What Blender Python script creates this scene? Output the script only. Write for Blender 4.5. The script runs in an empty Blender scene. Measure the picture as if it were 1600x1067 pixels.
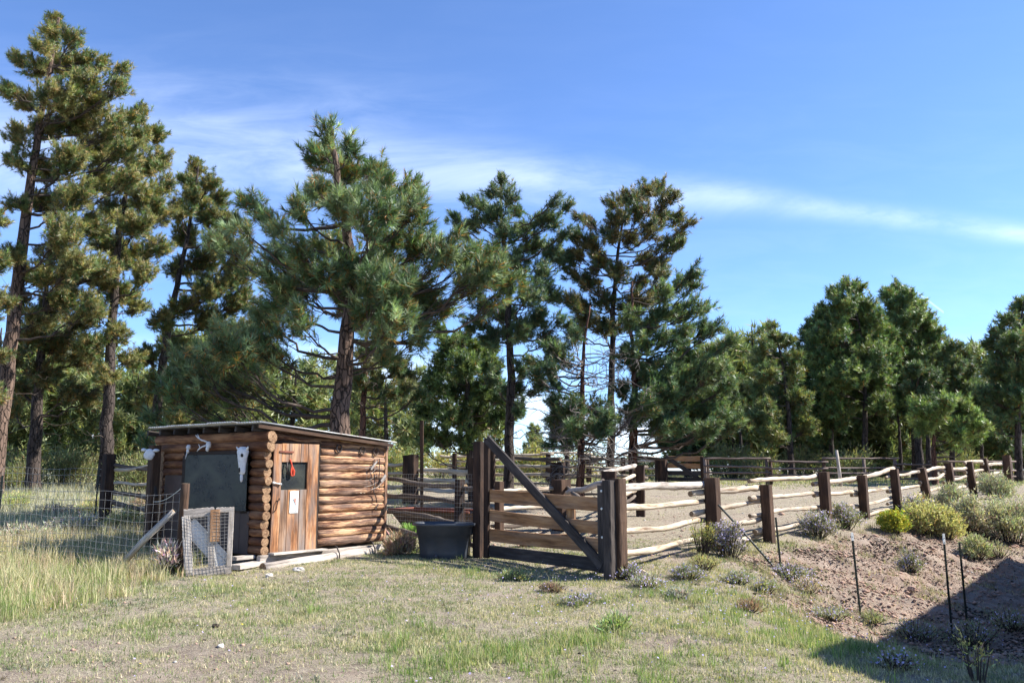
import bpy, math, random
import numpy as np
from mathutils import Vector, Matrix
R = math.radians
SC = bpy.context.scene
COL = SC.collection
random.seed(7)

# ------------------------------------------------------------------ camera
F = 1300.0
PITCH = math.atan(201.5 / F)
EYE = 1.6
cam_d = bpy.data.cameras.new('camera'); cam = bpy.data.objects.new('camera', cam_d); COL.objects.link(cam)
cam.location = (0, 0, EYE); cam.rotation_euler = (math.pi / 2 + PITCH, 0, 0)
cam_d.sensor_width = 36; cam_d.lens = 36 * F / 1600; cam_d.clip_start = .05; cam_d.clip_end = 5000
SC.camera = cam

# ------------------------------------------------------------------ sun, sky, exposure
SUN_AZ, SUN_EL = 4.0, 42.0          # azimuth measured from +X towards +Y
sd = bpy.data.lights.new('sun', 'SUN'); sd.energy = 5.0; sd.angle = R(.53); sd.color = (1, .955, .89)
sun = bpy.data.objects.new('sun', sd); COL.objects.link(sun)
S = Vector((math.cos(R(SUN_AZ)) * math.cos(R(SUN_EL)), math.sin(R(SUN_AZ)) * math.cos(R(SUN_EL)), math.sin(R(SUN_EL))))
sun.rotation_euler = S.to_track_quat('Z', 'Y').to_euler(); sun.location = (30, 5, 30)
SC.view_settings.view_transform = 'Standard'; SC.view_settings.look = 'None'
SC.view_settings.exposure = 1.28; SC.view_settings.gamma = 1

class NT:
    """small node-tree helper"""
    def __init__(s, tree): s.t = tree; s.n = tree.nodes; s.l = tree.links
    def new(s, typ, ins=None, **kw):
        n = s.n.new(typ)
        for k, v in kw.items(): setattr(n, k, v)
        for k, v in (ins or {}).items(): s.put(n.inputs[k], v)
        return n
    def put(s, sock, v):
        if hasattr(v, 'is_output'): s.l.new(v, sock)
        elif isinstance(v, bpy.types.Node): s.l.new(v.outputs[0], sock)
        else:
            if isinstance(v, tuple) and len(v) == 3 and sock.type == 'RGBA': v = v + (1,)
            sock.default_value = v
    def math(s, op, a, b=0.0, c=0.0, clamp=False):
        n = s.n.new('ShaderNodeMath'); n.operation = op; n.use_clamp = clamp
        s.put(n.inputs[0], a); s.put(n.inputs[1], b); s.put(n.inputs[2], c); return n.outputs[0]
    def ramp(s, fac, stops, mode='LINEAR'):
        n = s.n.new('ShaderNodeValToRGB'); n.color_ramp.interpolation = mode
        e = n.color_ramp.elements
        while len(e) < len(stops): e.new(.5)
        for q, (p, c) in zip(e, stops):
            q.position = p; q.color = (c if isinstance(c, tuple) else (c, c, c)) + (1,)
        s.put(n.inputs[0], fac); return n.outputs[0]
    def noise(s, vec, scale, detail=4, rough=.6, dist=0.0):
        n = s.n.new('ShaderNodeTexNoise'); s.put(n.inputs['Vector'], vec)
        n.inputs['Scale'].default_value = scale; n.inputs['Detail'].default_value = detail
        n.inputs['Roughness'].default_value = rough; n.inputs['Distortion'].default_value = dist
        return n.outputs[0]
    def mapping(s, vec, scale=(1, 1, 1), loc=(0, 0, 0), rot=(0, 0, 0)):
        n = s.n.new('ShaderNodeMapping'); s.put(n.inputs['Vector'], vec)
        n.inputs['Scale'].default_value = scale; s.put(n.inputs['Location'], loc); n.inputs['Rotation'].default_value = rot
        return n.outputs[0]
    def mix(s, fac, a, b, mode='MIX'):
        n = s.n.new('ShaderNodeMix'); n.data_type = 'RGBA'; n.blend_type = mode
        s.put(n.inputs[0], fac); s.put(n.inputs[6], a); s.put(n.inputs[7], b); return n.outputs[2]

W = bpy.data.worlds.new('World'); SC.world = W; W.use_nodes = True
w = NT(W.node_tree); w.n.clear()
sky = w.new('ShaderNodeTexSky', sky_type='NISHITA', sun_disc=False)
sky.sun_elevation = R(SUN_EL); sky.sun_rotation = R(90 - SUN_AZ)
sky.altitude = 2300; sky.air_density = 1.0; sky.dust_density = .35; sky.ozone_density = 3.0
tc = w.new('ShaderNodeTexCoord'); sep = w.new('ShaderNodeSeparateXYZ', {0: tc.outputs['Generated']})
ay = w.math('MAXIMUM', w.math('ABSOLUTE', sep.outputs[1]), .08)
cu = w.math('DIVIDE', sep.outputs[0], ay); cv = w.math('DIVIDE', sep.outputs[2], ay)
uv = w.new('ShaderNodeCombineXYZ', {0: cu, 1: cv, 2: 0.0}).outputs[0]
wisp = w.noise(w.mapping(uv, (2.2, 9, 1), rot=(0, 0, R(6.0))), 1.6, 6, .62, .8)
wisp2 = w.noise(w.mapping(uv, (5, 22, 1), rot=(0, 0, R(9))), 1.3, 5, .6, .5)
# a long band of thin cirrus falling to the right
uu = w.math('ADD', cu, .46); line = w.math('SUBTRACT', .388, w.math('ADD', w.math('MULTIPLY', uu, .03), w.math('MULTIPLY', w.math('MULTIPLY', uu, uu), .055)))
dd = w.math('SUBTRACT', cv, line)
wid = w.math('MAXIMUM', w.math('SUBTRACT', .036, w.math('MULTIPLY', cu, .058)), .013)
q = w.math('DIVIDE', dd, wid)
band = w.math('POWER', 2.718, w.math('MULTIPLY', w.math('MULTIPLY', q, q), -1.0))
wn = w.ramp(wisp, [(.34, .18), (.66, 1.0)])
c1 = w.math('MULTIPLY', w.math('MULTIPLY', band, wn), .34)
# faint veils all over, thicker low down
veil = w.math('MULTIPLY', w.ramp(wisp2, [(.42, 0.0), (.8, .35)]), w.ramp(cv, [(.1, 1.0), (.50, .12)]))
# pale cloud bank above the horizon
lown = w.noise(w.mapping(uv, (2.0, 7, 1), loc=(.35, .1, 0)), 1.7, 5, .6)
low = w.math('MULTIPLY', w.ramp(cv, [(.0, 1.0), (.10, .85), (.17, 0.0)]), w.ramp(lown, [(.44, 0.0), (.60, .9)]))
# short contrail
cx = w.math('SUBTRACT', cu, .512); cz = w.math('SUBTRACT', cv, w.math('SUBTRACT', .204, w.math('MULTIPLY', cx, .82)))
ct = w.math('MULTIPLY', w.math('LESS_THAN', w.math('ABSOLUTE', cz), .0016), w.math('LESS_THAN', w.math('ABSOLUTE', cx), .016))
cl = w.math('MAXIMUM', w.math('MAXIMUM', c1, w.math('ADD', w.math('MULTIPLY', veil, .2), w.math('MULTIPLY', w.math('MULTIPLY', w.ramp(wisp2, [(.35, .2), (.7, 1.0)]), w.math('POWER', 2.718, w.math('MULTIPLY', w.math('POWER', w.math('ABSOLUTE', w.math('DIVIDE', w.math('SUBTRACT', cv, .40), .085)), 2.0), -1.0))), w.ramp(w.math('ADD', cu, .6), [(.15, .30), (.62, .0)])))), w.math('MAXIMUM', low, w.math('MULTIPLY', ct, .22)), clamp=True)
skyc = w.mix(1.0, sky.outputs[0], (.88, 1.02, 1.24), 'MULTIPLY')
cloudc = w.mix(cl, skyc, (7.6, 8.3, 9.6))
bg = w.new('ShaderNodeBackground', {0: cloudc, 1: .096})
w.new('ShaderNodeOutputWorld', {0: bg})
W.cycles.sampling_method = 'AUTOMATIC'

# ------------------------------------------------------------------ pixel <-> place
ct_, st_ = math.cos(PITCH), math.sin(PITCH)
def ray(px, py):
    a = (px - 800) / F; b = (533.5 - py) / F
    return Vector((a, ct_ - b * st_, st_ + b * ct_))
def at(px, py, D):
    r = ray(px, py); return Vector((0, 0, EYE)) + r * (D / r.y)

# ------------------------------------------------------------------ terrain height
def _h2(i, j, s=0):
    n = (i.astype(np.int64) * 374761393 + j.astype(np.int64) * 668265263 + s * 974634777) & 0x7fffffff
    n = ((n ^ (n >> 13)) * 1274126177) & 0x7fffffff
    return ((n ^ (n >> 16)) & 0xffff) / 65535.0
def vnoise(x, y, s=0):
    x = np.asarray(x, float); y = np.asarray(y, float)
    i = np.floor(x); j = np.floor(y); fx = x - i; fy = y - j
    fx = fx * fx * (3 - 2 * fx); fy = fy * fy * (3 - 2 * fy)
    a = _h2(i, j, s); b = _h2(i + 1, j, s); c = _h2(i, j + 1, s); d = _h2(i + 1, j + 1, s)
    return (a * (1 - fx) + b * fx) * (1 - fy) + (c * (1 - fx) + d * fx) * fy
def fbm(x, y, s=0, o=4):
    x = np.asarray(x, float); y = np.asarray(y, float)
    v = 0; a = .5
    for k in range(o): v = v + a * vnoise(x * 2 ** k, y * 2 ** k, s + k * 17); a *= .5
    return v
def sst(a, b, x):
    t = np.clip((np.asarray(x, float) - a) / (b - a), 0, 1); return t * t * (3 - 2 * t)
YB = [-400, 0, 6, 12, 15, 17, 20, 27, 34, 42, 60, 100, 400, 3000]
ZB = [-1, -.05, .0, .10, .19, .25, .37, .56, .76, 1.0, 1.28, 1.4, 1.45, 1.4]
def fence_d(X, Y):   # signed distance outside the side fence
    return (np.asarray(X) - 3.78) * .727 - (np.asarray(Y) - 15.5) * .687
def bankdrop(X, Y):
    d = fence_d(X, Y)
    A = .80 * sst(1.5, 5.5, X) * (.35 + .65 * sst(7, 12, Y)) * (1 - sst(24, 34, Y))
    wob = (fbm(np.asarray(X) * .5, np.asarray(Y) * .5, 3) - .47) * 1.6
    return A * sst(-.3, 4.0, d + wob)
def hgt(X, Y, fine=True):
    X = np.asarray(X, float); Y = np.asarray(Y, float)
    z = np.interp(Y, YB, ZB) - bankdrop(X, Y)
    if fine:
        near = 1 - sst(40, 90, np.hypot(X, Y))
        d = fence_d(X, Y)
        rough = .05 + .24 * sst(.5, 2, d) * (1 - sst(5, 8, d)) * sst(2.5, 5, X)
        z = z + near * rough * (fbm(X * 1.3, Y * 1.3, 9) - .47) + near * .02 * (fbm(X * 5, Y * 5, 21, 3) - .45)
        z = z + (1 - near) * 1.2 * (fbm(X * .02, Y * .02, 5) - .6)
    return z
def gz(X, Y): return float(hgt(X, Y))
def onray(px, D):
    """ground point in picture column px at depth D"""
    z = gz(0, D)
    for _ in range(4):
        v = D / ct_ ; cz = D * ct_ + (z - EYE) * st_
        X = (px - 800) / F * cz; z = gz(X, D)
    return Vector((X, D, z))
def gpt(px, py):
    r = ray(px, py); t = 3.0
    while t < 300:
        p = Vector((0, 0, EYE)) + r * t
        if p.z < gz(p.x, p.y): return Vector((p.x, p.y, gz(p.x, p.y)))
        t *= 1.005
    return p

# ------------------------------------------------------------------ mesh helpers
def raw_mesh(name, V, Fi, n, cols=None, uvs=None, mat=None, smooth=False):
    """V (k,3); Fi (m,n) all polygons of n corners"""
    me = bpy.data.meshes.new(name)
    V = np.ascontiguousarray(V, dtype=np.float32); Fi = np.ascontiguousarray(Fi, dtype=np.int32)
    me.vertices.add(len(V)); me.vertices.foreach_set('co', V.ravel())
    me.loops.add(Fi.size); me.loops.foreach_set('vertex_index', Fi.ravel())
    me.polygons.add(len(Fi)); me.polygons.foreach_set('loop_start', np.arange(0, Fi.size, n, dtype=np.int32))
    if smooth: me.polygons.foreach_set('use_smooth', np.ones(len(Fi), dtype=bool))
    if cols is not None:
        a = me.color_attributes.new('Col', 'FLOAT_COLOR', 'POINT')
        c = np.ones((len(V), 4), np.float32); c[:, :3] = cols; a.data.foreach_set('color', c.ravel())
    if uvs is not None:
        u = me.uv_layers.new(name='UVMap'); u.data.foreach_set('uv', np.ascontiguousarray(uvs, dtype=np.float32).ravel())
    me.update(calc_edges=True)
    if mat: me.materials.append(mat)
    return me
def link(name, me, parent=None, loc=None):
    o = bpy.data.objects.new(name, me); COL.objects.link(o)
    if parent is not None: o.parent = parent
    if loc is not None: o.location = loc
    return o
def tag(o, label=None, cat=None, group=None, kind=None):
    if label: o['label'] = label
    if cat: o['category'] = cat
    if group: o['group'] = group
    if kind: o['kind'] = kind
    return o
def thing(name, label, cat, loc=(0, 0, 0), rz=0, group=None):
    o = bpy.data.objects.new(name, None); COL.objects.link(o); o.location = loc; o.rotation_euler = (0, 0, rz)
    o.empty_display_size = .2
    return tag(o, label, cat, group)

class MB:
    def __init__(s, rnd=None): s.v = []; s.f = []; s.uv = []; s.m = []; s.r = rnd or random
    def quad(s, idx, uv, m=0): s.f.append(idx); s.uv.append(uv); s.m.append(m)
    def frames(s, pts):
        pts = [Vector(p) for p in pts]; fr = []; up = None
        for i, p in enumerate(pts):
            t = (pts[min(i + 1, len(pts) - 1)] - pts[max(i - 1, 0)]).normalized()
            if up is None:
                up = Vector((0, 0, 1)) if abs(t.z) < .9 else Vector((0, 1, 0))
            side = t.cross(up)
            if side.length < 1e-4: side = t.cross(Vector((1, 0, 0)))
            side.normalize(); up = side.cross(t).normalized(); fr.append((p, t, side, up))
        return fr
    def tube(s, pts, rad, sides=10, m=0, cap=None, lump=0.0):
        if not hasattr(rad, '__len__'): rad = [rad] * len(pts)
        fr = s.frames(pts); b = len(s.v); u0 = s.r.random() * 50; v = s.r.random() * 50
        ph = s.r.random() * 6
        for k, ((p, t, a, c), r) in enumerate(zip(fr, rad)):
            for j in range(sides):
                th = 2 * math.pi * j / sides
                rr = r * (1 + lump * (math.sin(th * 2 + ph + k * .3) * .6 + math.sin(th * 3 + ph * 2 - k * .5) * .5 + s.r.uniform(-.5, .5)))
                s.v.append(p + a * (math.cos(th) * rr) + c * (math.sin(th) * rr))
        for k in range(len(fr) - 1):
            L = (fr[k + 1][0] - fr[k][0]).length; R0 = max(rad[0], .01) * 2 * math.pi
            for j in range(sides):
                j2 = (j + 1) % sides
                i = [b + k * sides + j, b + k * sides + j2, b + (k + 1) * sides + j2, b + (k + 1) * sides + j]
                ua = u0 + R0 * j / sides; ub = u0 + R0 * (j + 1) / sides
                s.quad(i, [(ua, v), (ub, v), (ub, v + L), (ua, v + L)], m)
            v += L
        mc = m if cap is None else cap
        for k, sg in ((0, -1), (len(fr) - 1, 1)):
            p, t, a, c = fr[k]; ci = len(s.v); s.v.append(p + t * (sg * .002)); r = rad[k]
            for j in range(sides):
                j2 = (j + 1) % sides
                x, y = b + k * sides + j, b + k * sides + j2
                U = lambda q: (u0 + math.cos(2 * math.pi * q / sides) * r, u0 + math.sin(2 * math.pi * q / sides) * r)
                if sg < 0: s.quad([y, x, ci], [U(j + 1), U(j), (u0, u0)], mc)
                else: s.quad([x, y, ci], [U(j), U(j + 1), (u0, u0)], mc)
    def board(s, p0, p1, wd, th, side=None, m=0, cham=None, n=6, warp=0.0, chip=0.0):
        """wd measured along 'side' cross axis: side = direction of the thin axis (normal of the broad face)"""
        p0 = Vector(p0); p1 = Vector(p1); t = (p1 - p0).normalized(); L = (p1 - p0).length
        nrm = Vector(side) if side is not None else Vector((0, 1, 0))
        nrm = (nrm - t * nrm.dot(t)).normalized(); wa = t.cross(nrm).normalized()
        c = cham if cham is not None else min(th, wd) * .12
        hw, ht = wd / 2, th / 2
        sec = [(-hw + c, -ht), (hw - c, -ht), (hw, -ht + c), (hw, ht - c), (hw - c, ht), (-hw + c, ht), (-hw, ht - c), (-hw, -ht + c)]
        per = [0]
        for k in range(8):
            q, e = sec[k], sec[(k + 1) % 8]; per.append(per[-1] + math.hypot(e[0] - q[0], e[1] - q[1]))
        b = len(s.v); u0 = s.r.random() * 50; v0 = s.r.random() * 50; w1, w2 = s.r.uniform(-1, 1) * warp, s.r.uniform(-1, 1) * warp
        for k in range(n + 1):
            q = k / n; pc = p0 + (p1 - p0) * q + nrm * (w1 * math.sin(math.pi * q)) + wa * (w2 * math.sin(math.pi * q))
            for (x, y) in sec:
                x2 = x * (1 + s.r.uniform(-chip, chip)); s.v.append(pc + wa * x2 + nrm * y)
        for k in range(n):
            for j in range(8):
                j2 = (j + 1) % 8
                s.quad([b + k * 8 + j, b + k * 8 + j2, b + (k + 1) * 8 + j2, b + (k + 1) * 8 + j],
                       [(u0 + per[j], v0 + L * k / n), (u0 + per[j + 1], v0 + L * k / n), (u0 + per[j + 1], v0 + L * (k + 1) / n), (u0 + per[j], v0 + L * (k + 1) / n)], m)
        a = [b + j for j in range(8)]; z = [b + n * 8 + j for j in range(8)]
        s.quad(a[::-1], [(u0 + sec[j][0], v0 + sec[j][1]) for j in range(7, -1, -1)], m)
        s.quad(z, [(u0 + sec[j][0], v0 + sec[j][1]) for j in range(8)], m)
    def box(s, lo, hi, m=0):
        lo, hi = Vector(lo), Vector(hi); d = hi - lo
        k = max(range(3), key=lambda i: d[i]); mid = (lo + hi) / 2
        e = Vector((0, 0, 0)); e[k] = d[k] / 2
        o = [i for i in range(3) if i != k]; th = min(o, key=lambda i: d[i]); wd = [i for i in o if i != th][0]
        nn = Vector((0, 0, 0)); nn[th] = 1
        s.board(mid - e, mid + e, d[wd], d[th], nn, m, n=1)
    def blob(s, c, rx, ry=None, rz=None, m=0, rough=.25, seg=8, rings=6, rot=0):
        ry = ry or rx; rz = rz or rx; b = len(s.v); c = Vector(c); cr, sr = math.cos(rot), math.sin(rot)
        for i in range(rings + 1):
            ph = math.pi * i / rings
            for j in range(seg):
                th = 2 * math.pi * j / seg; k = 1 + s.r.uniform(-rough, rough) * (0 < i < rings)
                x, y, z = rx * k * math.sin(ph) * math.cos(th), ry * k * math.sin(ph) * math.sin(th), rz * k * math.cos(ph)
                s.v.append(c + Vector((x * cr - y * sr, x * sr + y * cr, z)))
        for i in range(rings):
            for j in range(seg):
                j2 = (j + 1) % seg; q = [b + i * seg + j, b + (i + 1) * seg + j, b + (i + 1) * seg + j2, b + i * seg + j2]
                s.quad(q, [(j / seg, i / rings), (j / seg, (i + 1) / rings), ((j + 1) / seg, (i + 1) / rings), ((j + 1) / seg, i / rings)], m)
    def build(s, name, mat, parent=None, smooth=False, **kw):
        me = bpy.data.meshes.new(name); me.from_pydata([tuple(v) for v in s.v], [], s.f)
        u = me.uv_layers.new(name='UVMap'); u.data.foreach_set('uv', [c for q in s.uv for p in q for c in p])
        for mm in (mat if isinstance(mat, (list, tuple)) else [mat]): me.materials.append(mm)
        me.polygons.foreach_set('material_index', s.m)
        if smooth:
            me.polygons.foreach_set('use_smooth', [len(f) == 4 for f in s.f])
        me.update(); o = link(name, me, parent)
        if kw: tag(o, **kw)
        return o

# ------------------------------------------------------------------ materials
MATS = {}
def mat(name):
    m = bpy.data.materials.new(name); m.use_nodes = True; t = NT(m.node_tree); t.n.clear(); MATS[name] = m
    return m, t
def finish(t, color, rough=.85, bump=None, bstr=.4, bdist=.02, spec=.25, metal=0.0):
    kw = {'Base Color': color, 'Roughness': rough, 'Metallic': metal, 'Specular IOR Level': spec}
    p = t.new('ShaderNodeBsdfPrincipled', kw)
    if bump is not None:
        b = t.new('ShaderNodeBump', {'Height': bump, 'Strength': bstr, 'Distance': bdist}); t.l.new(b.outputs[0], p.inputs['Normal'])
    t.new('ShaderNodeOutputMaterial', {0: p}); return p
def wood(name, dark, mid, light, grain=1.0, knots=.5, rough=.85, bstr=.5, gray=None, grayamt=0.0, crack=.6, con=1.0, lay=0):
    m, t = mat(name)
    tcn = t.new('ShaderNodeTexCoord'); oi = t.new('ShaderNodeObjectInfo')
    off = t.new('ShaderNodeCombineXYZ', {0: t.math('MULTIPLY', oi.outputs['Random'], 37.0), 1: t.math('MULTIPLY', oi.outputs['Random'], 91.0), 2: 0.0}).outputs[0]
    uvm = t.mapping(tcn.outputs['UV'], (1, 1, 1), loc=off)
    warpn = t.new('ShaderNodeTexNoise', {'Vector': uvm, 'Scale': 2.5, 'Detail': 2.0})
    uvw = t.mix(.04, uvm, warpn.outputs['Color'], 'ADD')
    big = t.noise(t.mapping(uvm, (2.2, .55, 1)), 1.6, 4, .6)
    med = t.noise(t.mapping(uvw, (16, 1.4, 1)), 1.6 * grain, 5, .65)
    fine = t.noise(t.mapping(uvw, (70, 2.4, 1)), 2.2 * grain, 4, .7)
    f = t.math('ADD', t.math('MULTIPLY', big, .48), t.math('ADD', t.math('MULTIPLY', med, .36), t.math('MULTIPLY', fine, .2)))
    f = t.math('ADD', t.math('MULTIPLY', f, 1 - .55 * lay), t.math('MULTIPLY', t.math('ADD', t.math('MULTIPLY', med, .6), t.math('MULTIPLY', fine, .44)), .55 * lay))
    c = t.ramp(f, [(.51 - .15 / con, dark), (.515, mid), (.52 + .14 / con, light)])
    if lay:
        ly = t.noise(t.mapping(tcn.outputs['Object'], (.7, .7, 7.2)), 1.0, 2, .5)
        c = t.mix(lay, c, t.ramp(ly, [(.38, (.38, .32, .30)), (.5, (.95, .9, .88)), (.62, (1.35, 1.25, 1.1))]), 'MULTIPLY')
    if gray:
        g = t.ramp(t.noise(t.mapping(uvm, (3.5, .5, 1), loc=(7, 3, 0)), 2.0, 4, .6), [(.42, 0.0), (.62, 1.0)])
        gc = t.mix(fine, tuple(x * .62 for x in gray), tuple(min(1, x * 1.25) for x in gray))
        c = t.mix(t.math('MULTIPLY', g, grayamt), c, gc)
    cr = t.ramp(t.noise(t.mapping(uvw, (26, .7, 1)), 1.5 * grain, 3, .55), [(.30, 0.0), (.37, 1.0)])
    c = t.mix(t.math('MULTIPLY', t.math('SUBTRACT', 1.0, cr), crack), c, tuple(x * .25 for x in dark))
    if knots:
        vo = t.new('ShaderNodeTexVoronoi', {'Vector': t.mapping(uvm, (4.5, 1.7, 1)), 'Scale': 1.0})
        k = t.ramp(vo.outputs['Distance'], [(.05, 1.0), (.16, 0.0)])
        c = t.mix(t.math('MULTIPLY', k, knots), c, tuple(x * .45 for x in dark))
    hgt_ = t.math('ADD', t.math('MULTIPLY', cr, .8), t.math('ADD', t.math('MULTIPLY', fine, .5), t.math('MULTIPLY', med, .5)))
    finish(t, c, rough, hgt_, bstr, .012); return m
def endgrain(name, dark, light):
    m, t = mat(name); tcn = t.new('ShaderNodeTexCoord')
    n = t.noise(tcn.outputs['UV'], 30, 5, .7); n2 = t.noise(tcn.outputs['Object'], 9, 3, .6)
    c = t.ramp(t.math('ADD', t.math('MULTIPLY', n, .6), t.math('MULTIPLY', n2, .4)), [(.38, dark), (.62, light)])
    finish(t, c, .9, n, .8, .02); return m
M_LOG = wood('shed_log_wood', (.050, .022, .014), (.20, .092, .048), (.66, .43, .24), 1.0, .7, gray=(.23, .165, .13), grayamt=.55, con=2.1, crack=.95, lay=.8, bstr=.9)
M_LOGSHADE = wood('shaded_log_wood', (.05, .02, .012), (.13, .055, .027), (.30, .155, .075), 1.0, .6, con=1.5)  # darker copy of the log wood, shade of the front wall painted in
M_LEND = endgrain('log_end_grain', (.10, .05, .026), (.42, .27, .155))
M_DOOR = wood('door_board_wood', (.10, .042, .020), (.32, .145, .062), (.52, .30, .155), 1.0, .35, gray=(.22, .18, .155), grayamt=.7, crack=.95, con=1.9)
M_DOORG = wood('grey_door_board_wood', (.06, .035, .022), (.20, .115, .07), (.34, .22, .14), 1.0, .3, gray=(.24, .21, .19), grayamt=.8, con=1.6)
M_TIE = wood('creosoted_tie_wood', (.010, .007, .006), (.034, .020, .014), (.095, .052, .031), 1.0, .2, bstr=.9, crack=.9)
M_TIER = wood('red_brown_tie_wood', (.020, .012, .009), (.062, .036, .023), (.135, .080, .050), 1.0, .2, bstr=.9, crack=.9)
M_GREYB = wood('dark_grey_board_wood', (.016, .013, .012), (.045, .037, .033), (.105, .088, .078), 1.0, .2, bstr=.7)
M_NEWB = wood('orange_board_wood', (.13, .060, .025), (.29, .145, .062), (.44, .25, .12), .8, .5, gray=(.24, .19, .15), grayamt=.35, crack=.4, con=1.5)
M_RAIL = wood('peeled_rail_wood', (.15, .095, .055), (.48, .375, .26), (.70, .60, .46), .9, .8, gray=(.40, .36, .31), grayamt=.6, crack=.85, con=1.7, bstr=.9)
M_RAILD = wood('weathered_rail_wood', (.035, .026, .020), (.105, .080, .062), (.22, .18, .145), .8, .4)
M_BLEACH = wood('bleached_grey_wood', (.12, .10, .085), (.38, .33, .28), (.60, .54, .47), 1.0, .3, crack=.9, bstr=.8, con=1.4)
M_PALEB = wood('pale_painted_board', (.30, .28, .25), (.55, .53, .49), (.68, .66, .62), 1.0, .1, crack=.5)
M_REND = endgrain('rail_end_grain', (.10, .06, .03), (.42, .30, .18))
M_POLE = wood('grey_pole_wood', (.05, .035, .028), (.13, .095, .08), (.24, .19, .165), .8, .2)

def bark(name, crack, plate, plate2, sc=1.0):
    m, t = mat(name); tcn = t.new('ShaderNodeTexCoord')
    v = t.mapping(tcn.outputs['Object'], (1, 1, .28))
    dn = t.new('ShaderNodeTexNoise', {'Vector': tcn.outputs['Object'], 'Scale': 5.0 * sc, 'Detail': 3.0})
    v2 = t.mix(.09, v, dn.outputs['Color'], 'ADD')
    vo = t.new('ShaderNodeTexVoronoi', {'Vector': v2, 'Scale': 9.0 * sc}, feature='DISTANCE_TO_EDGE')
    vc = t.new('ShaderNodeTexVoronoi', {'Vector': v2, 'Scale': 9.0 * sc})
    n = t.noise(tcn.outputs['Object'], 22 * sc, 5, .7)
    base = t.mix(t.ramp(t.noise(v, 3.0, 4, .6), [(.35, 0.0), (.65, 1.0)]), plate, plate2)
    base = t.mix(.5, base, t.ramp(n, [(.3, .45), (.7, 1.0)]), 'MULTIPLY')
    base = t.mix(t.math('MULTIPLY', vc.outputs['Color'], .35), base, tuple(min(1, x * 1.6) for x in plate2))
    e = t.ramp(vo.outputs['Distance'], [(.01, 0.0), (.10, 1.0)])
    c = t.mix(e, crack, base)
    finish(t, c, .95, t.math('ADD', e, t.math('MULTIPLY', n, .5)), .9, .035); return m
M_BARK = bark('ponderosa_bark', (.018, .013, .010), (.085, .058, .045), (.17, .115, .085))
M_BARKR = bark('reddish_pine_bark', (.016, .009, .007), (.075, .036, .024), (.15, .075, .05))
M_BARKD = bark('dark_pine_bark', (.012, .009, .008), (.040, .030, .025), (.080, .062, .052))
M_TWIG, _t = mat('twig_bark'); finish(_t, _t.ramp(_t.noise(_t.new('ShaderNodeTexCoord').outputs['Object'], 6, 4), [(.3, (.035, .026, .021)), (.7, (.10, .078, .064))]), .95)
M_DEAD, _t = mat('dead_twig_bark'); finish(_t, _t.ramp(_t.noise(_t.new('ShaderNodeTexCoord').outputs['Object'], 6, 4), [(.3, (.09, .075, .066)), (.7, (.24, .21, .19))]), .95)

def leafmat(name, trans=.25, rough=.5, spec=.35, sat=1.0):
    m, t = mat(name); a = t.new('ShaderNodeAttribute', attribute_name='Col')
    p = t.new('ShaderNodeBsdfPrincipled', {'Base Color': a.outputs['Color'], 'Roughness': rough, 'Specular IOR Level': spec})
    tr = t.new('ShaderNodeBsdfTranslucent', {0: t.mix(1.0, a.outputs['Color'], (1.25, 1.3, .7), 'MULTIPLY')})
    mx = t.new('ShaderNodeMixShader', {0: trans}); t.l.new(p.outputs[0], mx.inputs[1]); t.l.new(tr.outputs[0], mx.inputs[2])
    t.new('ShaderNodeOutputMaterial', {0: mx}); return m
M_NEEDLE = leafmat('pine_needles', .30, .46, .45)
M_GRASS = leafmat('grass_blades', .35, .6, .25)
M_SHRUB = leafmat('shrub_leaves', .3, .6, .2)

def simple(name, c, rough=.6, metal=0.0, spec=.4, var=.25, scale=14, bstr=.15):
    m, t = mat(name); tcn = t.new('ShaderNodeTexCoord'); n = t.noise(tcn.outputs['Object'], scale, 5, .65)
    col = t.mix(t.ramp(n, [(.3, 0.0), (.7, 1.0)]), tuple(x * (1 - var) for x in c), tuple(min(1, x * (1 + var)) for x in c))
    finish(t, col, rough, n, bstr, .01, spec, metal); return m
M_WIRE = simple('galvanised_wire', (.52, .52, .50), .45, .6, .5)
M_WIREF = simple('dulled_fence_wire', (.30, .29, .27), .55, .3, .4)
M_WIRED = simple('rusty_wire', (.11, .075, .055), .7, .3, .4, .4)
M_TACK = simple('dull_tack_metal', (.30, .27, .24), .6, .3, .4, .3)
M_IRON = simple('dark_iron', (.045, .038, .035), .6, .6, .5, .4)
M_TPOST = simple('green_painted_steel', (.016, .024, .020), .5, .3, .5, .4)
M_WHITE = simple('white_painted_tip', (.7, .7, .66), .6)
M_BONE = simple('bleached_bone', (.66, .66, .66), .8, 0, .3, .18, 20, .5)
M_SOCK = simple('dark_bone_hollow', (.03, .028, .026), .9)
M_TUB = simple('dark_grey_plastic', (.046, .052, .062), .42, 0, .5, .2, 4)
M_RED = simple('red_cord', (.62, .07, .03), .7)
M_RUST = simple('rusty_painted_steel', (.16, .05, .028), .75, .1, .4, .5)
M_ROCK = simple('pinkish_sandstone', (.36, .24, .18), .95, 0, .2, .35, 9, .7)
M_ROCKG = simple('pale_grey_stone', (.42, .39, .35), .95, 0, .2, .3, 9, .7)
M_DUNG = simple('dark_dried_dung', (.060, .046, .036), .98, 0, .1, .5, 20, .8)
M_PAPER = simple('white_sign_board', (.80, .80, .77), .5, 0, .4, .05)
M_INK = simple('grey_ink', (.30, .31, .33), .7)
M_PIC = simple('pale_blue_picture_print', (.42, .52, .55), .6)
M_PICR = simple('orange_red_print', (.72, .28, .18), .6)
M_DARKIN = simple('near_black_brown', (.030, .020, .015), .9)
M_BRPAN = simple('dark_brown_panel', (.050, .027, .020), .6, 0, .4, .3, 5)

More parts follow.
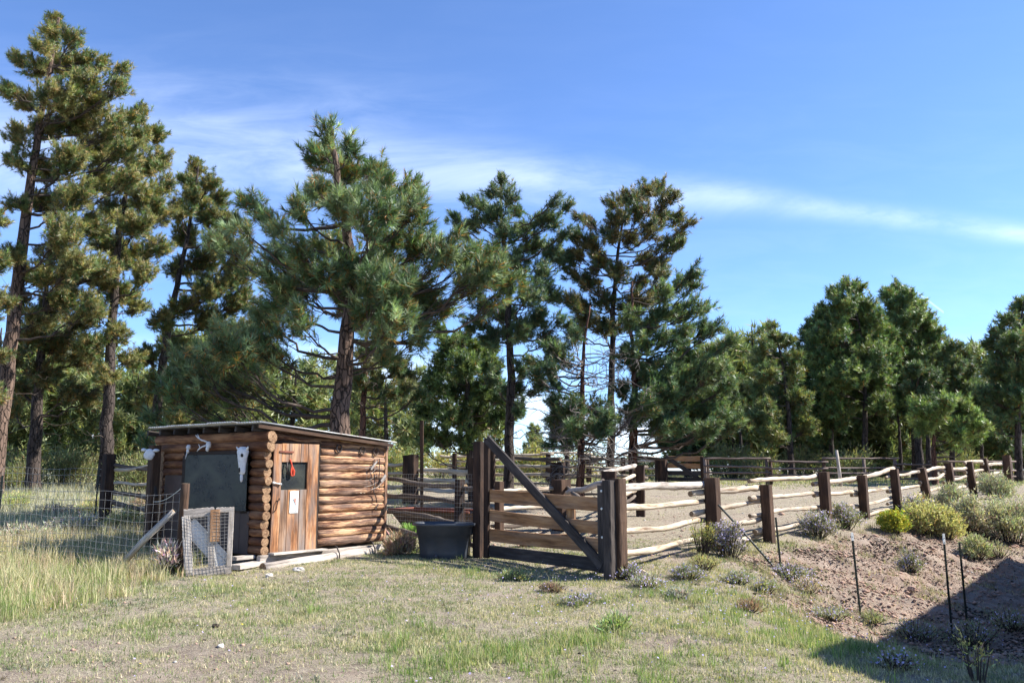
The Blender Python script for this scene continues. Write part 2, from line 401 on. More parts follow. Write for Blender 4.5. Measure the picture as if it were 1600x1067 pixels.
m, t = mat('corrugated_roof_metal'); tcn = t.new('ShaderNodeTexCoord'); n = t.noise(tcn.outputs['Object'], 4, 5, .7)
finish(t, t.ramp(n, [(.42, (.62, .63, .62)), (.60, (.50, .47, .43)), (.7, (.22, .12, .08))]), .45, n, .1, .01, .5, .25)
M_ROOF = m
m, t = mat('scratched_plastic_painted_reflections'); tcn = t.new('ShaderNodeTexCoord')
n = t.noise(t.mapping(tcn.outputs['Object'], (1, 1, 1.6), rot=(R(35), 0, 0)), 2.0, 3, .5, .3); n2 = t.noise(tcn.outputs['Object'], 30, 4, .7)
gl = t.new('ShaderNodeBsdfPrincipled', {'Base Color': t.ramp(n, [(.38, (.016, .020, .022)), (.66, (.062, .068, .052))]), 'Roughness': t.ramp(n2, [(.3, .35), (.7, .6)]), 'Specular IOR Level': .35})  # soft colour streaks imitate tree reflections in the pane
tr = t.new('ShaderNodeBsdfTransparent', {0: (.55, .6, .62)}); mx = t.new('ShaderNodeMixShader', {0: .72})
t.l.new(tr.outputs[0], mx.inputs[1]); t.l.new(gl.outputs[0], mx.inputs[2]); t.new('ShaderNodeOutputMaterial', {0: mx}); M_PLEX = m

# ground
m, t = mat('ground_soil'); M_GROUND = m
tcn = t.new('ShaderNodeTexCoord'); P = tcn.outputs['Object']; at_ = t.new('ShaderNodeAttribute', attribute_name='Col'); sp = t.new('ShaderNodeSeparateColor', {0: at_.outputs['Color']})
n1 = t.noise(P, .6, 5, .65); n2 = t.noise(P, 5, 6, .7); n3 = t.noise(P, 38, 5, .75); n4 = t.noise(P, 150, 3, .7)
dirt = t.ramp(t.math('ADD', t.math('MULTIPLY', n1, .45), t.math('MULTIPLY', n2, .55)), [(.36, (.17, .130, .104)), (.5, (.315, .255, .208)), (.66, (.45, .385, .325))])
redd = t.ramp(n2, [(.35, (.26, .165, .115)), (.65, (.41, .30, .225))])
dirt = t.mix(t.math('MULTIPLY', sp.outputs[0], t.ramp(n1, [(.44, .08), (.62, .75)])), dirt, redd)
litter = t.ramp(n3, [(.32, (.15, .125, .085)), (.50, (.30, .262, .178)), (.66, (.48, .43, .31))])
c = t.mix(t.math('MULTIPLY', sp.outputs[1], t.ramp(t.math('ADD', t.math('MULTIPLY', n2, .6), t.math('MULTIPLY', n3, .4)), [(.40, .15), (.56, .95)])), dirt, litter)
gr = t.ramp(n3, [(.3, (.07, .085, .035)), (.65, (.20, .21, .105))])
c = t.mix(t.math('MULTIPLY', sp.outputs[2], t.ramp(n2, [(.40, .1), (.6, .85)])), c, gr)
c = t.mix(.75, c, t.ramp(n4, [(.32, .45), (.5, .95), (.66, 1.35)]), 'MULTIPLY')
peb = t.new('ShaderNodeTexVoronoi', {'Vector': P, 'Scale': 34.0})
pm = t.math('MULTIPLY', t.ramp(peb.outputs['Distance'], [(.16, 1.0), (.24, 0.0)]), t.ramp(t.noise(P, 2.2, 3), [(.46, 0.0), (.6, .8)]))
c = t.mix(pm, c, t.mix(.55, (.34, .28, .23), peb.outputs['Color'], 'MULTIPLY'))
hb = t.math('ADD', t.math('ADD', t.math('MULTIPLY', n2, 1.3), t.math('MULTIPLY', n3, .7)), t.math('ADD', t.math('MULTIPLY', n4, .3), t.math('MULTIPLY', pm, .5)))
finish(t, c, .97, hb, .9, .05, .1)

# ------------------------------------------------------------------ ground zones (shared by the soil and the plants)
def zones(X, Y):
    X = np.asarray(X, float); Y = np.asarray(Y, float)
    d = fence_d(X, Y)
    bank = sst(.1, .9, d) * (1 - sst(4.6, 6.2, d + (fbm(X * .7, Y * .7, 40) - .5) * 2)) * sst(3.2, 4.6, X + (fbm(X, Y, 41) - .5) * 1.5) * sst(8.2, 9.8, Y + (fbm(X * .8, Y * .8, 42) - .5) * 3) * (1 - sst(26, 30, Y))
    road = sst(4.2, 6, d) * sst(9.5, 12, Y)
    gate_line = (X + .385) * .8 + (Y - 14.3) * .6   # >0 beyond the gate
    corral = sst(.2, 1.2, gate_line) * sst(0, .6, -d) * sst(-2.6, -2.0, X + (Y - 16) * .08) * (1 - sst(36, 42, Y))
    wild = sst(-4.6, -5.6, X + (fbm(X * .8, Y * .8, 43) - .5) * 1.6 + sst(9, 7, Y) * 1.2)
    green = sst(.46, .78, .65 * fbm(X * .55 + 4, Y * .55, 44) + .38 * fbm(X * 2.3, Y * 2.3, 46) + .28 * np.exp(-((X - 1.6) / 1.9) ** 2 - ((Y - 8.1) / 1.7) ** 2) + .16 * np.exp(-((X + 6.5) / 1.8) ** 2 - ((Y - 10.5) / 1.8) ** 2) - .06)
    bare = sst(.49, .66, .7 * fbm(X * .75, Y * .75 + 9, 45) + .3 * fbm(X * 3, Y * 3, 47) + .22 * np.exp(-((X + 1.4) / 1.5) ** 2 - ((Y - 7.3) / .9) ** 2) + .25 * np.exp(-((X + 3.1) / 1.3) ** 2 - ((Y - 12.9) / .6) ** 2) - .03)
    return bank, road, corral, wild, green, bare
def build_ground():
    def axis(spans):
        out = [spans[0][0]]
        for a, b, st in spans:
            n = max(1, int(round((b - a) / st))); out += list(np.linspace(a, b, n + 1)[1:])
        return np.array(out)
    xs = axis([(-1500, -300, 150), (-300, -60, 20), (-60, -18, 2.0), (-18, -9, .3), (-9, 12, .085), (12, 20, .25), (20, 60, 2), (60, 300, 20), (300, 1500, 150)])
    ys = axis([(-300, -40, 40), (-40, -6, 4), (-6, 4, .7), (4, 22, .085), (22, 36, .25), (36, 70, 1), (70, 140, 5), (140, 400, 20), (400, 2600, 200)])
    X, Y = np.meshgrid(xs, ys); Z = hgt(X, Y)
    near = (X > -9) & (X < 12) & (Y > 4) & (Y < 22)
    bank = zones(X, Y)[0]
    Z = Z + near * bank * (.07 * (fbm(X * 7, Y * 7, 60, 3) - .45) + .05 * (fbm(X * 3.1, Y * 3.1, 61, 3) - .45) - .10 * np.clip(1 - np.abs(fbm(X * 1.6 + Y * 1.1, (Y - X) * .45, 62, 3) - .45) * 9, 0, 1))
    bank, road, corral, wild, green, bare = zones(X, Y)
    cols = np.zeros((X.size, 3)); cols[:, 0] = np.clip(bank + .5 * bare + .25 * road, 0, 1).ravel()
    cols[:, 1] = np.clip(1.0 - .85 * bank - .6 * bare - .7 * road - .1 * corral, 0, 1).ravel(); cols[:, 2] = np.clip(green * .8 + wild * .25 - bank, 0, 1).ravel()
    V = np.stack([X.ravel(), Y.ravel(), Z.ravel()], 1); nx = len(xs); ny = len(ys)
    i = np.arange(nx - 1)[None, :] + nx * np.arange(ny - 1)[:, None]; i = i.ravel()
    Fi = np.stack([i, i + 1, i + nx + 1, i + nx], 1)
    o = link('ground', raw_mesh('ground', V, Fi, 4, cols, None, M_GROUND, True)); tag(o, kind='structure', label='dry grassy dirt yard and eroded bank'); return o
build_ground()

# ------------------------------------------------------------------ trees
RNG = np.random.default_rng(11)
def unit(a): return a / np.maximum(np.linalg.norm(a, axis=-1, keepdims=True), 1e-9)
def brush_template(N, ln, wd, rs):
    t = (np.arange(N) + rs.random(N)) / N * .95 + .05
    az = rs.random(N) * 2 * np.pi; al = np.radians(92 - 62 * t + rs.normal(0, 11, N))
    d = np.stack([np.sin(al) * np.cos(az), np.sin(al) * np.sin(az), np.cos(al)], 1)
    side = unit(np.cross(d, np.array([0, 0, 1.0])) + rs.normal(0, .35, (N, 3)))
    base = np.stack([np.zeros(N), np.zeros(N), t * .8], 1); L = ln * rs.uniform(.8, 1.12, N)[:, None]
    V = np.stack([base - side * wd / 2, base + side * wd / 2, base + d * L], 1)
    return V, t
def brushes(pos, dr, sc, col, tpls, old=.25, oldcol=(.30, .17, .055)):
    """pos,dr (M,3); sc (M); col (M,3) -> verts, faces, colours"""
    Vs = []; Cs = []; M = len(pos); pick = RNG.integers(0, len(tpls), M)
    dr = unit(dr); a = unit(np.cross(dr, RNG.normal(0, 1, (M, 3)))); b = np.cross(dr, a)
    for k, (T, t) in enumerate(tpls):
        s = np.where(pick == k)[0]
        if not len(s): continue
        Rm = np.stack([a[s], b[s], dr[s]], 1) * sc[s][:, None, None]          # (m,3,3) rows
        V = np.einsum('nkc,mcd->mnkd', T, Rm) + pos[s][:, None, None, :]
        c = np.repeat(col[s][:, None, :], len(t), 1) * RNG.uniform(.75, 1.25, (len(s), len(t), 1))
        om = (RNG.random((len(s), len(t))) < (1.15 - t)[None] * RNG.random((len(s), 1)) * old * 2)[..., None]
        c = np.where(om, np.array(oldcol) * RNG.uniform(.6, 1.3, (len(s), len(t), 1)), c)
        Vs.append(V.reshape(-1, 3)); Cs.append(np.repeat(c.reshape(-1, 3), 3, 0))
    V = np.concatenate(Vs); C = np.concatenate(Cs)
    return V, np.arange(len(V)).reshape(-1, 3), C
def vtubes(P, rad, sides=4):
    """P (B,K,3) polylines, rad (B,K)"""
    B, K, _ = P.shape; T = np.empty_like(P); T[:, 1:-1] = P[:, 2:] - P[:, :-2]; T[:, 0] = P[:, 1] - P[:, 0]; T[:, -1] = P[:, -1] - P[:, -2]
    T = unit(T); a = unit(np.cross(T, np.array([.13, .27, .95]))); b = np.cross(T, a)
    th = np.arange(sides) * 2 * np.pi / sides
    V = P[:, :, None] + rad[:, :, None, None] * (a[:, :, None] * np.cos(th)[:, None] + b[:, :, None] * np.sin(th)[:, None])
    idx = np.arange(B * K * sides).reshape(B, K, sides); q = idx[:, :-1]; n = idx[:, 1:]
    Fi = np.stack([q, np.roll(q, -1, 2), np.roll(n, -1, 2), n], -1).reshape(-1, 4)
    return V.reshape(-1, 3), Fi
TPL = {}
def tpls(key, N, ln, wd):
    if key not in TPL:
        rs = np.random.default_rng(hash(key) % 1000 + 3); TPL[key] = [brush_template(N, ln, wd, rs) for _ in range(4)]
    return TPL[key]
LOD = {'near': (50, .62, .062, .31), 'mid': (28, .62, .095, .25), 'far': (17, .66, .15, .33), 'vfar': (13, .8, .18, .5)}
DK = {'near': 2.5, 'mid': 2.7, 'far': 2.2, 'vfar': 2.4}; NB = [0]

def curve(p0, p1, K, sag, rng, jit=.03):
    t = np.linspace(0, 1, K)[:, None]; L = np.linalg.norm(p1 - p0)
    P = p0 + (p1 - p0) * t; P[:, 2] += sag * L * np.sin(np.pi * t[:, 0])
    n = rng.normal(0, jit * L, (K, 3)); n[0] = 0; n[-1] = 0; return P + n * np.sin(np.pi * t)

def pine(name, label, D, trunk, r0, blobs, lod='mid', green=(.050, .085, .040), tip=None, old=.25, dens=1.0, bk=None, group=None,
         dead=0, seed=1, ztop=None, cat='tree', depth=1.0, per=8, bsc=1.0, rs=.92, dl=1.0, oldcol=(.30, .17, .055), deadcol=None):
    rng = np.random.default_rng(seed); global RNG; RNG = rng
    root0 = onray(trunk[0][0], D)
    T = [np.array(root0 - Vector((0, 0, .15)))] + [np.array(at(px, py, D)) for px, py in trunk[1:]]
    # resample
    T = np.array(T); s = np.r_[0, np.cumsum(np.linalg.norm(np.diff(T, axis=0), axis=1))]
    q = np.linspace(0, 1, 22); TP = np.stack([np.interp(q * s[-1], s, T[:, k]) for k in range(3)], 1)
    for _ in range(3): TP[1:-1] = (TP[:-2] + TP[2:] + 2 * TP[1:-1]) / 4
    TP[3:-1, :2] += rng.normal(0, .012 + .04 * r0, (18, 2))
    TR = r0 * (1 - .86 * q ** 1.15); TR[0] *= 1.45; TR[1] *= 1.12
    loc = np.array(root0); o = thing(name, label, cat, tuple(root0), 0, group)
    mbt = MB(random.Random(seed)); mbt.tube([Vector(p - loc) for p in TP], list(TR), 14, lump=.05); tb = mbt.build('trunk', bk or M_BARK, o, True)
    def trunk_at(z):
        z = np.clip(z, TP[2, 2], TP[-1, 2]); return np.array([np.interp(z, TP[:, 2], TP[:, k]) for k in (0, 1)] + [z]), np.interp(z, TP[:, 2], TR)
    limbs = []; lr = []; subs = []; sr = []; bp = []; bd = []; bc = []
    N, ln, wd, bl = LOD[lod]
    tx = np.mean([b[0] for b in blobs]); hw = max(abs(b[0] - tx) + b[2] * .5 for b in blobs) * D / F
    area = 0
    for bi, b in enumerate(blobs):
        px, py, r = b[:3]; R_ = r * rs * D / F
        off = (px - tx) * D / F; fr = math.sqrt(max(.08, 1 - (off / (hw * 1.05)) ** 2))
        dz = b[3] if len(b) > 3 and b[3] is not None else (((bi * .618 + seed * .37) % 1) * 2 - 1) * hw * .62 * fr * depth
        C = np.array(at(px, py, D + dz)); R_ *= (D + dz) / D
        hd = np.linalg.norm(C[:2] - trunk_at(C[2])[0][:2])
        p0, tr = trunk_at(C[2] - .32 * hd - .35 * R_ + rng.normal(0, .12))
        L = curve(p0, C, 9, -.10 - .05 * rng.random(), rng, .022); limbs.append(L)
        ln_ = np.linalg.norm(C - p0); lr.append(np.linspace(min(tr * .5, .018 + .011 * ln_), .012, 9))
        nsub = max(5, int(dens * DK[lod] * 15 * (R_ / bl / 1.9) ** 2.05))
        u = unit(rng.normal(0, 1, (nsub, 3))) * (rng.random(nsub) ** .45)[:, None] * R_ * np.array([1, 1, .88])
        P = C + u
        for p in P:
            k = int(np.clip(8 - abs(rng.normal(0, 2)), 3, 8)); st = L[k]
            sb = curve(st, p, 6, rng.uniform(-.16, .02), rng, .035); subs.append(sb); sr.append(np.linspace(.013 + .004 * (lod != 'near'), .006, 6))
            dirn = unit(sb[-1] - sb[-3]); out = unit(p - C + (C - trunk_at(C[2])[0]) * .4 + 1e-3)
            shade = rng.uniform(.8, 1.3)
            g = np.array(green) * shade * 1.75
            if tip is not None and rng.random() < .42: g = np.array(tip) * shade * 1.55
            for e in range(per):
                d_ = dirn * .35 + out * .55 + np.array([0, 0, .75]) + rng.normal(0, .55, 3)
                if e == 0: d_ = dirn * .5 + out * .4 + np.array([0, 0, .6]); base = p
                else: base = sb[-1 - (e % 3)] + rng.normal(0, bl * .26, 3)
                bp.append(base); bd.append(d_); bc.append(g * rng.uniform(.6, 1.5))  # brush tone spread also paints in sunlit tufts
    if dead:
        zlo, zhi = TP[3, 2], TP[-6, 2]
        for _ in range(dead):
            p0, tr = trunk_at(rng.uniform(zlo, zhi)); an = rng.random() * 6.28; Ld = rng.uniform(.4, 1.7) * dl
            p1 = p0 + np.array([math.cos(an), math.sin(an), rng.uniform(-.35, .25)]) * Ld
            c_ = curve(p0, p1, 6, rng.uniform(-.15, .1), rng, .05); subs.append(c_); sr.append(np.linspace(.022, .005, 6))
            for _k in range(3 if dl == 1 else 8):
                e0 = c_[rng.integers(2, 5)]; subs.append(curve(e0, e0 + rng.normal(0, .28, 3), 6, -.1, rng, .08)); sr.append(np.linspace(.009, .003, 6))
    V1, F1 = vtubes(np.array(limbs) - loc, np.array(lr), 6); V2, F2 = vtubes(np.array(subs) - loc, np.array(sr), 3 if lod != 'near' else 4)
    V, Fi, C = brushes(np.array(bp) - loc, np.array(bd), bl * bsc * rng.uniform(.75, 1.25, len(bp)), np.array(bc), tpls((lod), N, ln, wd), old, oldcol)
    NB[0] += len(Fi); k1, k2 = len(V), len(V) + len(V1); tri = lambda q: np.concatenate([q[:, [0, 1, 2]], q[:, [0, 2, 3]]])
    F1 = tri(F1) + k1; F2 = tri(F2) + k2; VV = np.concatenate([V, V1, V2]); CC = np.concatenate([C, np.full((len(V1) + len(V2), 3), .08)])
    me = raw_mesh('crown', VV, np.concatenate([Fi, F1, F2]), 3, CC, None, M_NEEDLE); me.materials.append(M_TWIG); me.materials.append(deadcol or M_TWIG)
    me.polygons.foreach_set('material_index', np.concatenate([np.zeros(len(Fi), np.int32), np.ones(len(F1), np.int32), np.full(len(F2), 2, np.int32)]))
    link('crown', me, o)
    return o

def auto_blobs(x0, x1, ytop, ybot, n, seed, shape='cone', r=(18, 34)):
    rr = random.Random(seed); out = []
    for k in range(n):
        t = ((k + .5) / n) ** .9; y = ytop + (ybot - ytop) * t
        if shape == 'cone': w_ = .22 + .78 * min(1, t * 1.5)
        elif shape == 'round': w_ = math.sin(math.pi * min(.97, .14 + t * .8)) ** .6
        else: w_ = .4 + .6 * math.sin(math.pi * t)
        hw = (x1 - x0) / 2 * w_; rad = rr.uniform(*r) * (.55 + .45 * min(1, t * 3))
        x = (x0 + x1) / 2 + (((k * .618 + seed * .13) % 1) * 2 - 1) * max(0, hw - rad * .5)
        out.append((x, y + rad * .7 * (t < .1), rad))
    return out

G1 = (.050, .080, .034); G1lit = (.125, .165, .085)                    # bluish near pine, sunlit tufts painted in as a lighter green
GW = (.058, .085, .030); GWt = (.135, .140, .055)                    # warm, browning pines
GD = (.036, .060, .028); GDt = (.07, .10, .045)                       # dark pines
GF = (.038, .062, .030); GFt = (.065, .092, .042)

def build_trees():
    # --- the big pine behind the shed
    main = [(517, 208, 22), (508, 245, 30), (548, 232, 20), (540, 275, 40), (497, 300, 34), (470, 330, 26), (590, 268, 24), (598, 300, 32), (585, 335, 40),
            (640, 298, 28), (645, 335, 36), (610, 380, 46), (665, 385, 42), (700, 395, 36), (735, 410, 34), (775, 415, 34), (795, 445, 26), (745, 450, 30),
            (540, 330, 40), (520, 390, 38), (560, 420, 46), (610, 440, 46), (650, 450, 44), (500, 430, 40), (465, 440, 38), (440, 470, 36), (470, 395, 26),
            (392, 318, 24), (410, 345, 20), (375, 355, 26), (350, 385, 24), (435, 360, 20), (435, 405, 26), (425, 440, 22),
            (620, 490, 36), (665, 490, 26), (580, 480, 36), (540, 470, 30), (650, 530, 24), (470, 500, 30), (415, 500, 36), (395, 540, 40), (355, 545, 42),
            (320, 575, 42), (290, 570, 36), (345, 600, 40), (300, 620, 34), (260, 610, 30), (390, 590, 32), (240, 660, 20), (235, 700, 16), (420, 550, 28), (590, 520, 22), (700, 480, 24), (600, 560, 18)]
    pine('ponderosa_pine', 'big blue-green pine whose stout trunk rises directly behind the shed roof', 19.6,
         [(530, 0), (531, 690), (536, 600), (541, 540), (548, 480), (552, 420), (545, 380), (535, 330), (530, 290), (516, 200)], .285, main, 'near', G1, G1lit,
         old=.16, dens=.62, bk=M_BARK, seed=3, per=6, dead=12, oldcol=(.42, .20, .05), depth=.8)
    W_ = dict(lod='mid', green=GW, tip=GWt, old=.34, oldcol=(.46, .31, .13))
    pine('ponderosa_pine', 'tallest pine, its leaning trunk bare below browning needles', 29,
         [(-14, 0), (2, 660), (20, 500), (38, 370), (52, 250), (75, 130), (92, 28)], .30,
         [(90, 32, 16), (80, 55, 20), (112, 62, 20), (130, 95, 20), (65, 75, 18), (95, 100, 30), (60, 110, 22), (130, 130, 28), (160, 100, 16), (190, 110, 14), (90, 150, 34),
          (30, 95, 18), (15, 140, 20), (45, 160, 22), (150, 160, 30), (185, 135, 20), (120, 190, 36), (170, 195, 28), (200, 185, 18), (70, 200, 26), (30, 215, 22), (155, 235, 34),
          (200, 230, 24), (110, 245, 32), (70, 265, 26), (25, 250, 20), (160, 280, 32), (205, 275, 22), (120, 305, 34), (75, 320, 30), (30, 320, 20), (100, 360, 34), (150, 350, 30), (120, 410, 34), (160, 420, 28), (75, 430, 26), (20, 400, 20), (100, 465, 30), (145, 480, 26), (60, 500, 24)],
         dens=.62, seed=5, dead=10, **W_)
    pine('ponderosa_pine', 'browning pine with a straight dark trunk beside the tallest one', 32,
         [(163, 0), (170, 600), (178, 450), (190, 330), (215, 200)], .26,
         [(222, 180, 18), (245, 215, 20), (215, 215, 26), (190, 235, 22), (255, 250, 20), (225, 260, 32), (195, 285, 28), (260, 290, 20), (230, 310, 32), (180, 330, 30), (250, 335, 24),
          (215, 350, 34), (170, 380, 28), (245, 385, 24), (200, 400, 32), (160, 440, 28), (225, 430, 24), (185, 460, 30), (150, 490, 26), (215, 480, 18), (180, 520, 26), (140, 540, 24), (205, 560, 20), (165, 590, 20)],
         dens=.55, seed=6, dead=14, bk=M_BARKD, **W_)
    pine('ponderosa_pine', 'olive-green pine with a broad pointed crown between the tall pines and the shed pine', 36,
         [(243, 0), (248, 600), (262, 520), (280, 430), (300, 340), (310, 260)], .24,
         [(308, 262, 18), (292, 285, 22), (330, 285, 20), (345, 310, 18), (305, 310, 28), (280, 330, 24), (330, 340, 30), (360, 345, 20), (295, 370, 30), (345, 380, 32), (380, 390, 22), (320, 410, 32),
          (370, 425, 32), (400, 420, 18), (280, 420, 22), (330, 450, 34), (375, 470, 32), (290, 480, 26), (255, 500, 22), (330, 500, 34), (380, 515, 28), (270, 540, 28), (230, 560, 22), (320, 555, 32), (250, 600, 24), (300, 610, 30), (360, 600, 28), (225, 630, 16), (275, 650, 24)],
         'mid', (.050, .078, .028), (.11, .112, .042), old=.32, dens=.55, seed=8, dead=6, bk=M_BARKD, oldcol=(.34, .22, .07))
    pine('ponderosa_pine', 'shaded pine with a short dark trunk standing beyond the wire fence', 33,
         [(50, 0), (58, 640), (64, 560), (70, 470), (80, 380)], .27,
         [(80, 400, 26), (50, 430, 24), (105, 440, 28), (25, 470, 24), (80, 480, 34), (125, 500, 26), (45, 520, 30), (95, 540, 34), (20, 560, 26), (130, 560, 24), (70, 585, 30), (110, 610, 26), (35, 610, 24), (145, 620, 18), (15, 640, 18)],
         'mid', (.040, .058, .024), (.10, .10, .042), old=.3, dens=.5, seed=9, dead=12, bk=M_BARKD)
    pine('ponderosa_pine', 'half-dead pine cut by the picture edge, grey twigs showing', 26,
         [(-60, 0), (-55, 600), (-50, 450), (-40, 300)], .2,
         [(-20, 330, 20), (-40, 370, 30), (0, 345, 14), (-15, 410, 26), (-60, 430, 30), (5, 470, 20), (-30, 490, 30), (-50, 550, 30), (0, 560, 18), (-20, 620, 24)],
         'mid', GW, GWt, old=.4, dens=.5, seed=10, dead=22, bk=M_BARKD, deadcol=M_DEAD)
    pine('young_pine', 'slim red-trunked pine just behind the big shed pine', 27,
         [(562, 0), (566, 680), (570, 600), (574, 500), (580, 430)], .135,
         [(580, 440, 20), (590, 480, 22), (565, 500, 22), (605, 520, 22), (600, 560, 22), (625, 575, 22), (575, 560, 22), (645, 595, 18), (655, 615, 12), (620, 610, 22), (590, 600, 18), (560, 590, 22), (605, 545, 22)],
         'mid', (.050, .080, .034), (.10, .105, .045), old=.22, dens=.5, seed=12, dead=14, bk=M_BARKR)
    pine('ponderosa_pine', 'forked dark pine rising behind the closed timber gate', 28.5,
         [(794, 0), (797, 650), (797, 560), (796, 490), (790, 420), (784, 350), (783, 285)], .19,
         [(787, 282, 13), (770, 300, 15), (755, 322, 14), (795, 305, 17), (735, 315, 13), (775, 335, 22), (805, 330, 14), (745, 350, 20), (710, 345, 14), (725, 365, 16), (790, 365, 24), (820, 360, 16),
          (845, 345, 16), (868, 315, 13), (885, 325, 11), (862, 345, 18), (880, 365, 15), (835, 385, 22), (865, 395, 20), (770, 395, 24), (810, 410, 24), (850, 425, 24), (885, 410, 16),
          (780, 440, 22), (825, 455, 26), (865, 460, 20), (755, 480, 20), (790, 490, 26), (840, 495, 24), (880, 500, 16), (745, 505, 20), (815, 520, 26), (855, 530, 18), (770, 525, 24), (870, 545, 12), (800, 610, 20), (820, 580, 18), (770, 590, 20), (835, 610, 12), (815, 640, 14)],
         'mid', (.040, .068, .034), (.095, .125, .058), old=.10, dens=.52, seed=14, dead=18, bk=M_BARKD)
    pine('dense_pine', 'low dense dark pine spreading behind the tall bare pole', 37,
         [(735, 0), (735, 680), (732, 620), (728, 560), (725, 530)], .22,
         [(722, 535, 22), (700, 548, 20), (745, 548, 20), (690, 575, 22), (725, 570, 28), (760, 575, 24), (680, 605, 24), (715, 605, 32), (755, 610, 30), (785, 620, 22), (670, 640, 22), (705, 645, 32), (745, 650, 32), (780, 655, 26), (665, 675, 18), (695, 685, 22), (730, 690, 20), (660, 700, 12), (800, 640, 22), (690, 520, 16), (765, 545, 20)],
         'far', (.038, .064, .024), (.085, .115, .036), old=.05, dens=.75, seed=15, dead=8, bk=M_BARKD)
    pine('ponderosa_pine', 'tall pine whose crown top is browned and tilted, straight dark trunk', 29.5,
         [(952, 0), (955, 680), (956, 560), (960, 450), (967, 360), (985, 310)], .165,
         [(1030, 293, 15), (1010, 300, 20), (985, 310, 18), (960, 318, 15), (1045, 310, 16), (1000, 330, 22), (1035, 335, 20), (965, 345, 20), (1060, 340, 14), (1075, 350, 12), (1020, 360, 20), (1060, 370, 14),
          (950, 370, 18), (920, 350, 14), (905, 338, 10), (925, 380, 20), (985, 375, 18), (1045, 385, 18), (1065, 378, 12), (935, 410, 22), (905, 400, 16), (1010, 405, 20), (1030, 415, 20), (965, 430, 20), (920, 440, 22), (895, 430, 14), (1000, 440, 16), (945, 470, 22), (900, 370, 16), (880, 400, 16), (915, 500, 20), (940, 510, 20), (900, 520, 18), (1000, 470, 20), (1030, 460, 18), (975, 510, 18), (890, 470, 18), (910, 475, 18), (985, 475, 18), (1035, 430, 14)],
         'mid', (.045, .068, .030), (.10, .095, .042), old=.28, dens=.55, seed=16, dead=24, bk=M_BARKD)
    pine('ponderosa_pine', 'pine with long limbs sweeping out to a sunlit green side', 26.5,
         [(988, 0), (991, 650), (990, 560), (986, 480), (988, 440)], .165,
         [(1082, 425, 15), (1065, 445, 16), (1085, 450, 13), (1040, 460, 18), (1105, 480, 13), (1085, 480, 18), (1060, 490, 20), (1030, 495, 20), (1125, 510, 12), (1100, 515, 20), (1070, 525, 22), (1140, 535, 12), (1120, 545, 20),
          (1040, 530, 22), (1010, 510, 20), (985, 500, 22), (1005, 545, 22), (1085, 560, 26), (1045, 570, 26), (1120, 575, 24), (1010, 590, 22), (1070, 600, 28), (1110, 610, 26), (1140, 600, 18), (1040, 620, 26), (1090, 640, 26), (1000, 640, 22), (1130, 640, 20), (1000, 570, 26), (1030, 600, 28), (1060, 560, 24), (975, 560, 20), (1015, 625, 28), (1075, 625, 30), (1100, 585, 26), (1050, 640, 28), (1115, 650, 24), (1060, 660, 22), (975, 610, 18), (1020, 660, 20), (1105, 670, 20), (1150, 660, 16)],
         'mid', (.044, .075, .034), (.105, .140, .058), old=.10, dens=.55, seed=17, dead=26, bk=M_BARKR)
    pine('ponderosa_pine', 'half-dead pine with bare curling grey branches and low green boughs', 25,
         [(906, 0), (908, 680), (910, 600), (912, 540), (918, 500), (922, 478)], .135,
         [(700, 560, 0.1)] [:0] + [(880, 560, 20), (855, 575, 18), (835, 565, 14), (870, 600, 14), (895, 530, 14), (845, 600, 10), (900, 640, 24), (875, 650, 22), (930, 640, 20), (895, 670, 20), (925, 670, 18), (870, 625, 16), (950, 655, 18), (860, 560, 18), (840, 590, 14), (985, 650, 22), (1010, 640, 22), (940, 670, 22), (1040, 665, 20), (860, 545, 12)],
         'mid', (.034, .060, .032), (.065, .10, .045), old=.12, dens=.5, seed=18, dead=75, dl=1.5, bk=M_BARKR, deadcol=M_DEAD)
    pine('dense_pine', 'small dark pine showing between trunks behind the far rails', 48,
         [(885, 0), (886, 700), (884, 660), (880, 640)], .2, [(880, 645, 12), (865, 660, 14), (890, 662, 16), (872, 680, 16), (900, 682, 14), (860, 695, 10), (885, 695, 14)],
         'far', GD, GDt, old=.05, dens=.8, seed=19, bk=M_BARKD)
    pine('dense_pine', 'dark pine filling the gap behind the far timber gate', 52,
         [(1075, 0), (1075, 700), (1072, 650), (1070, 600)], .24, auto_blobs(1010, 1130, 600, 700, 18, 3, 'round', (16, 24)),
         'far', GD, GDt, old=.05, dens=.7, seed=20, bk=M_BARKD)
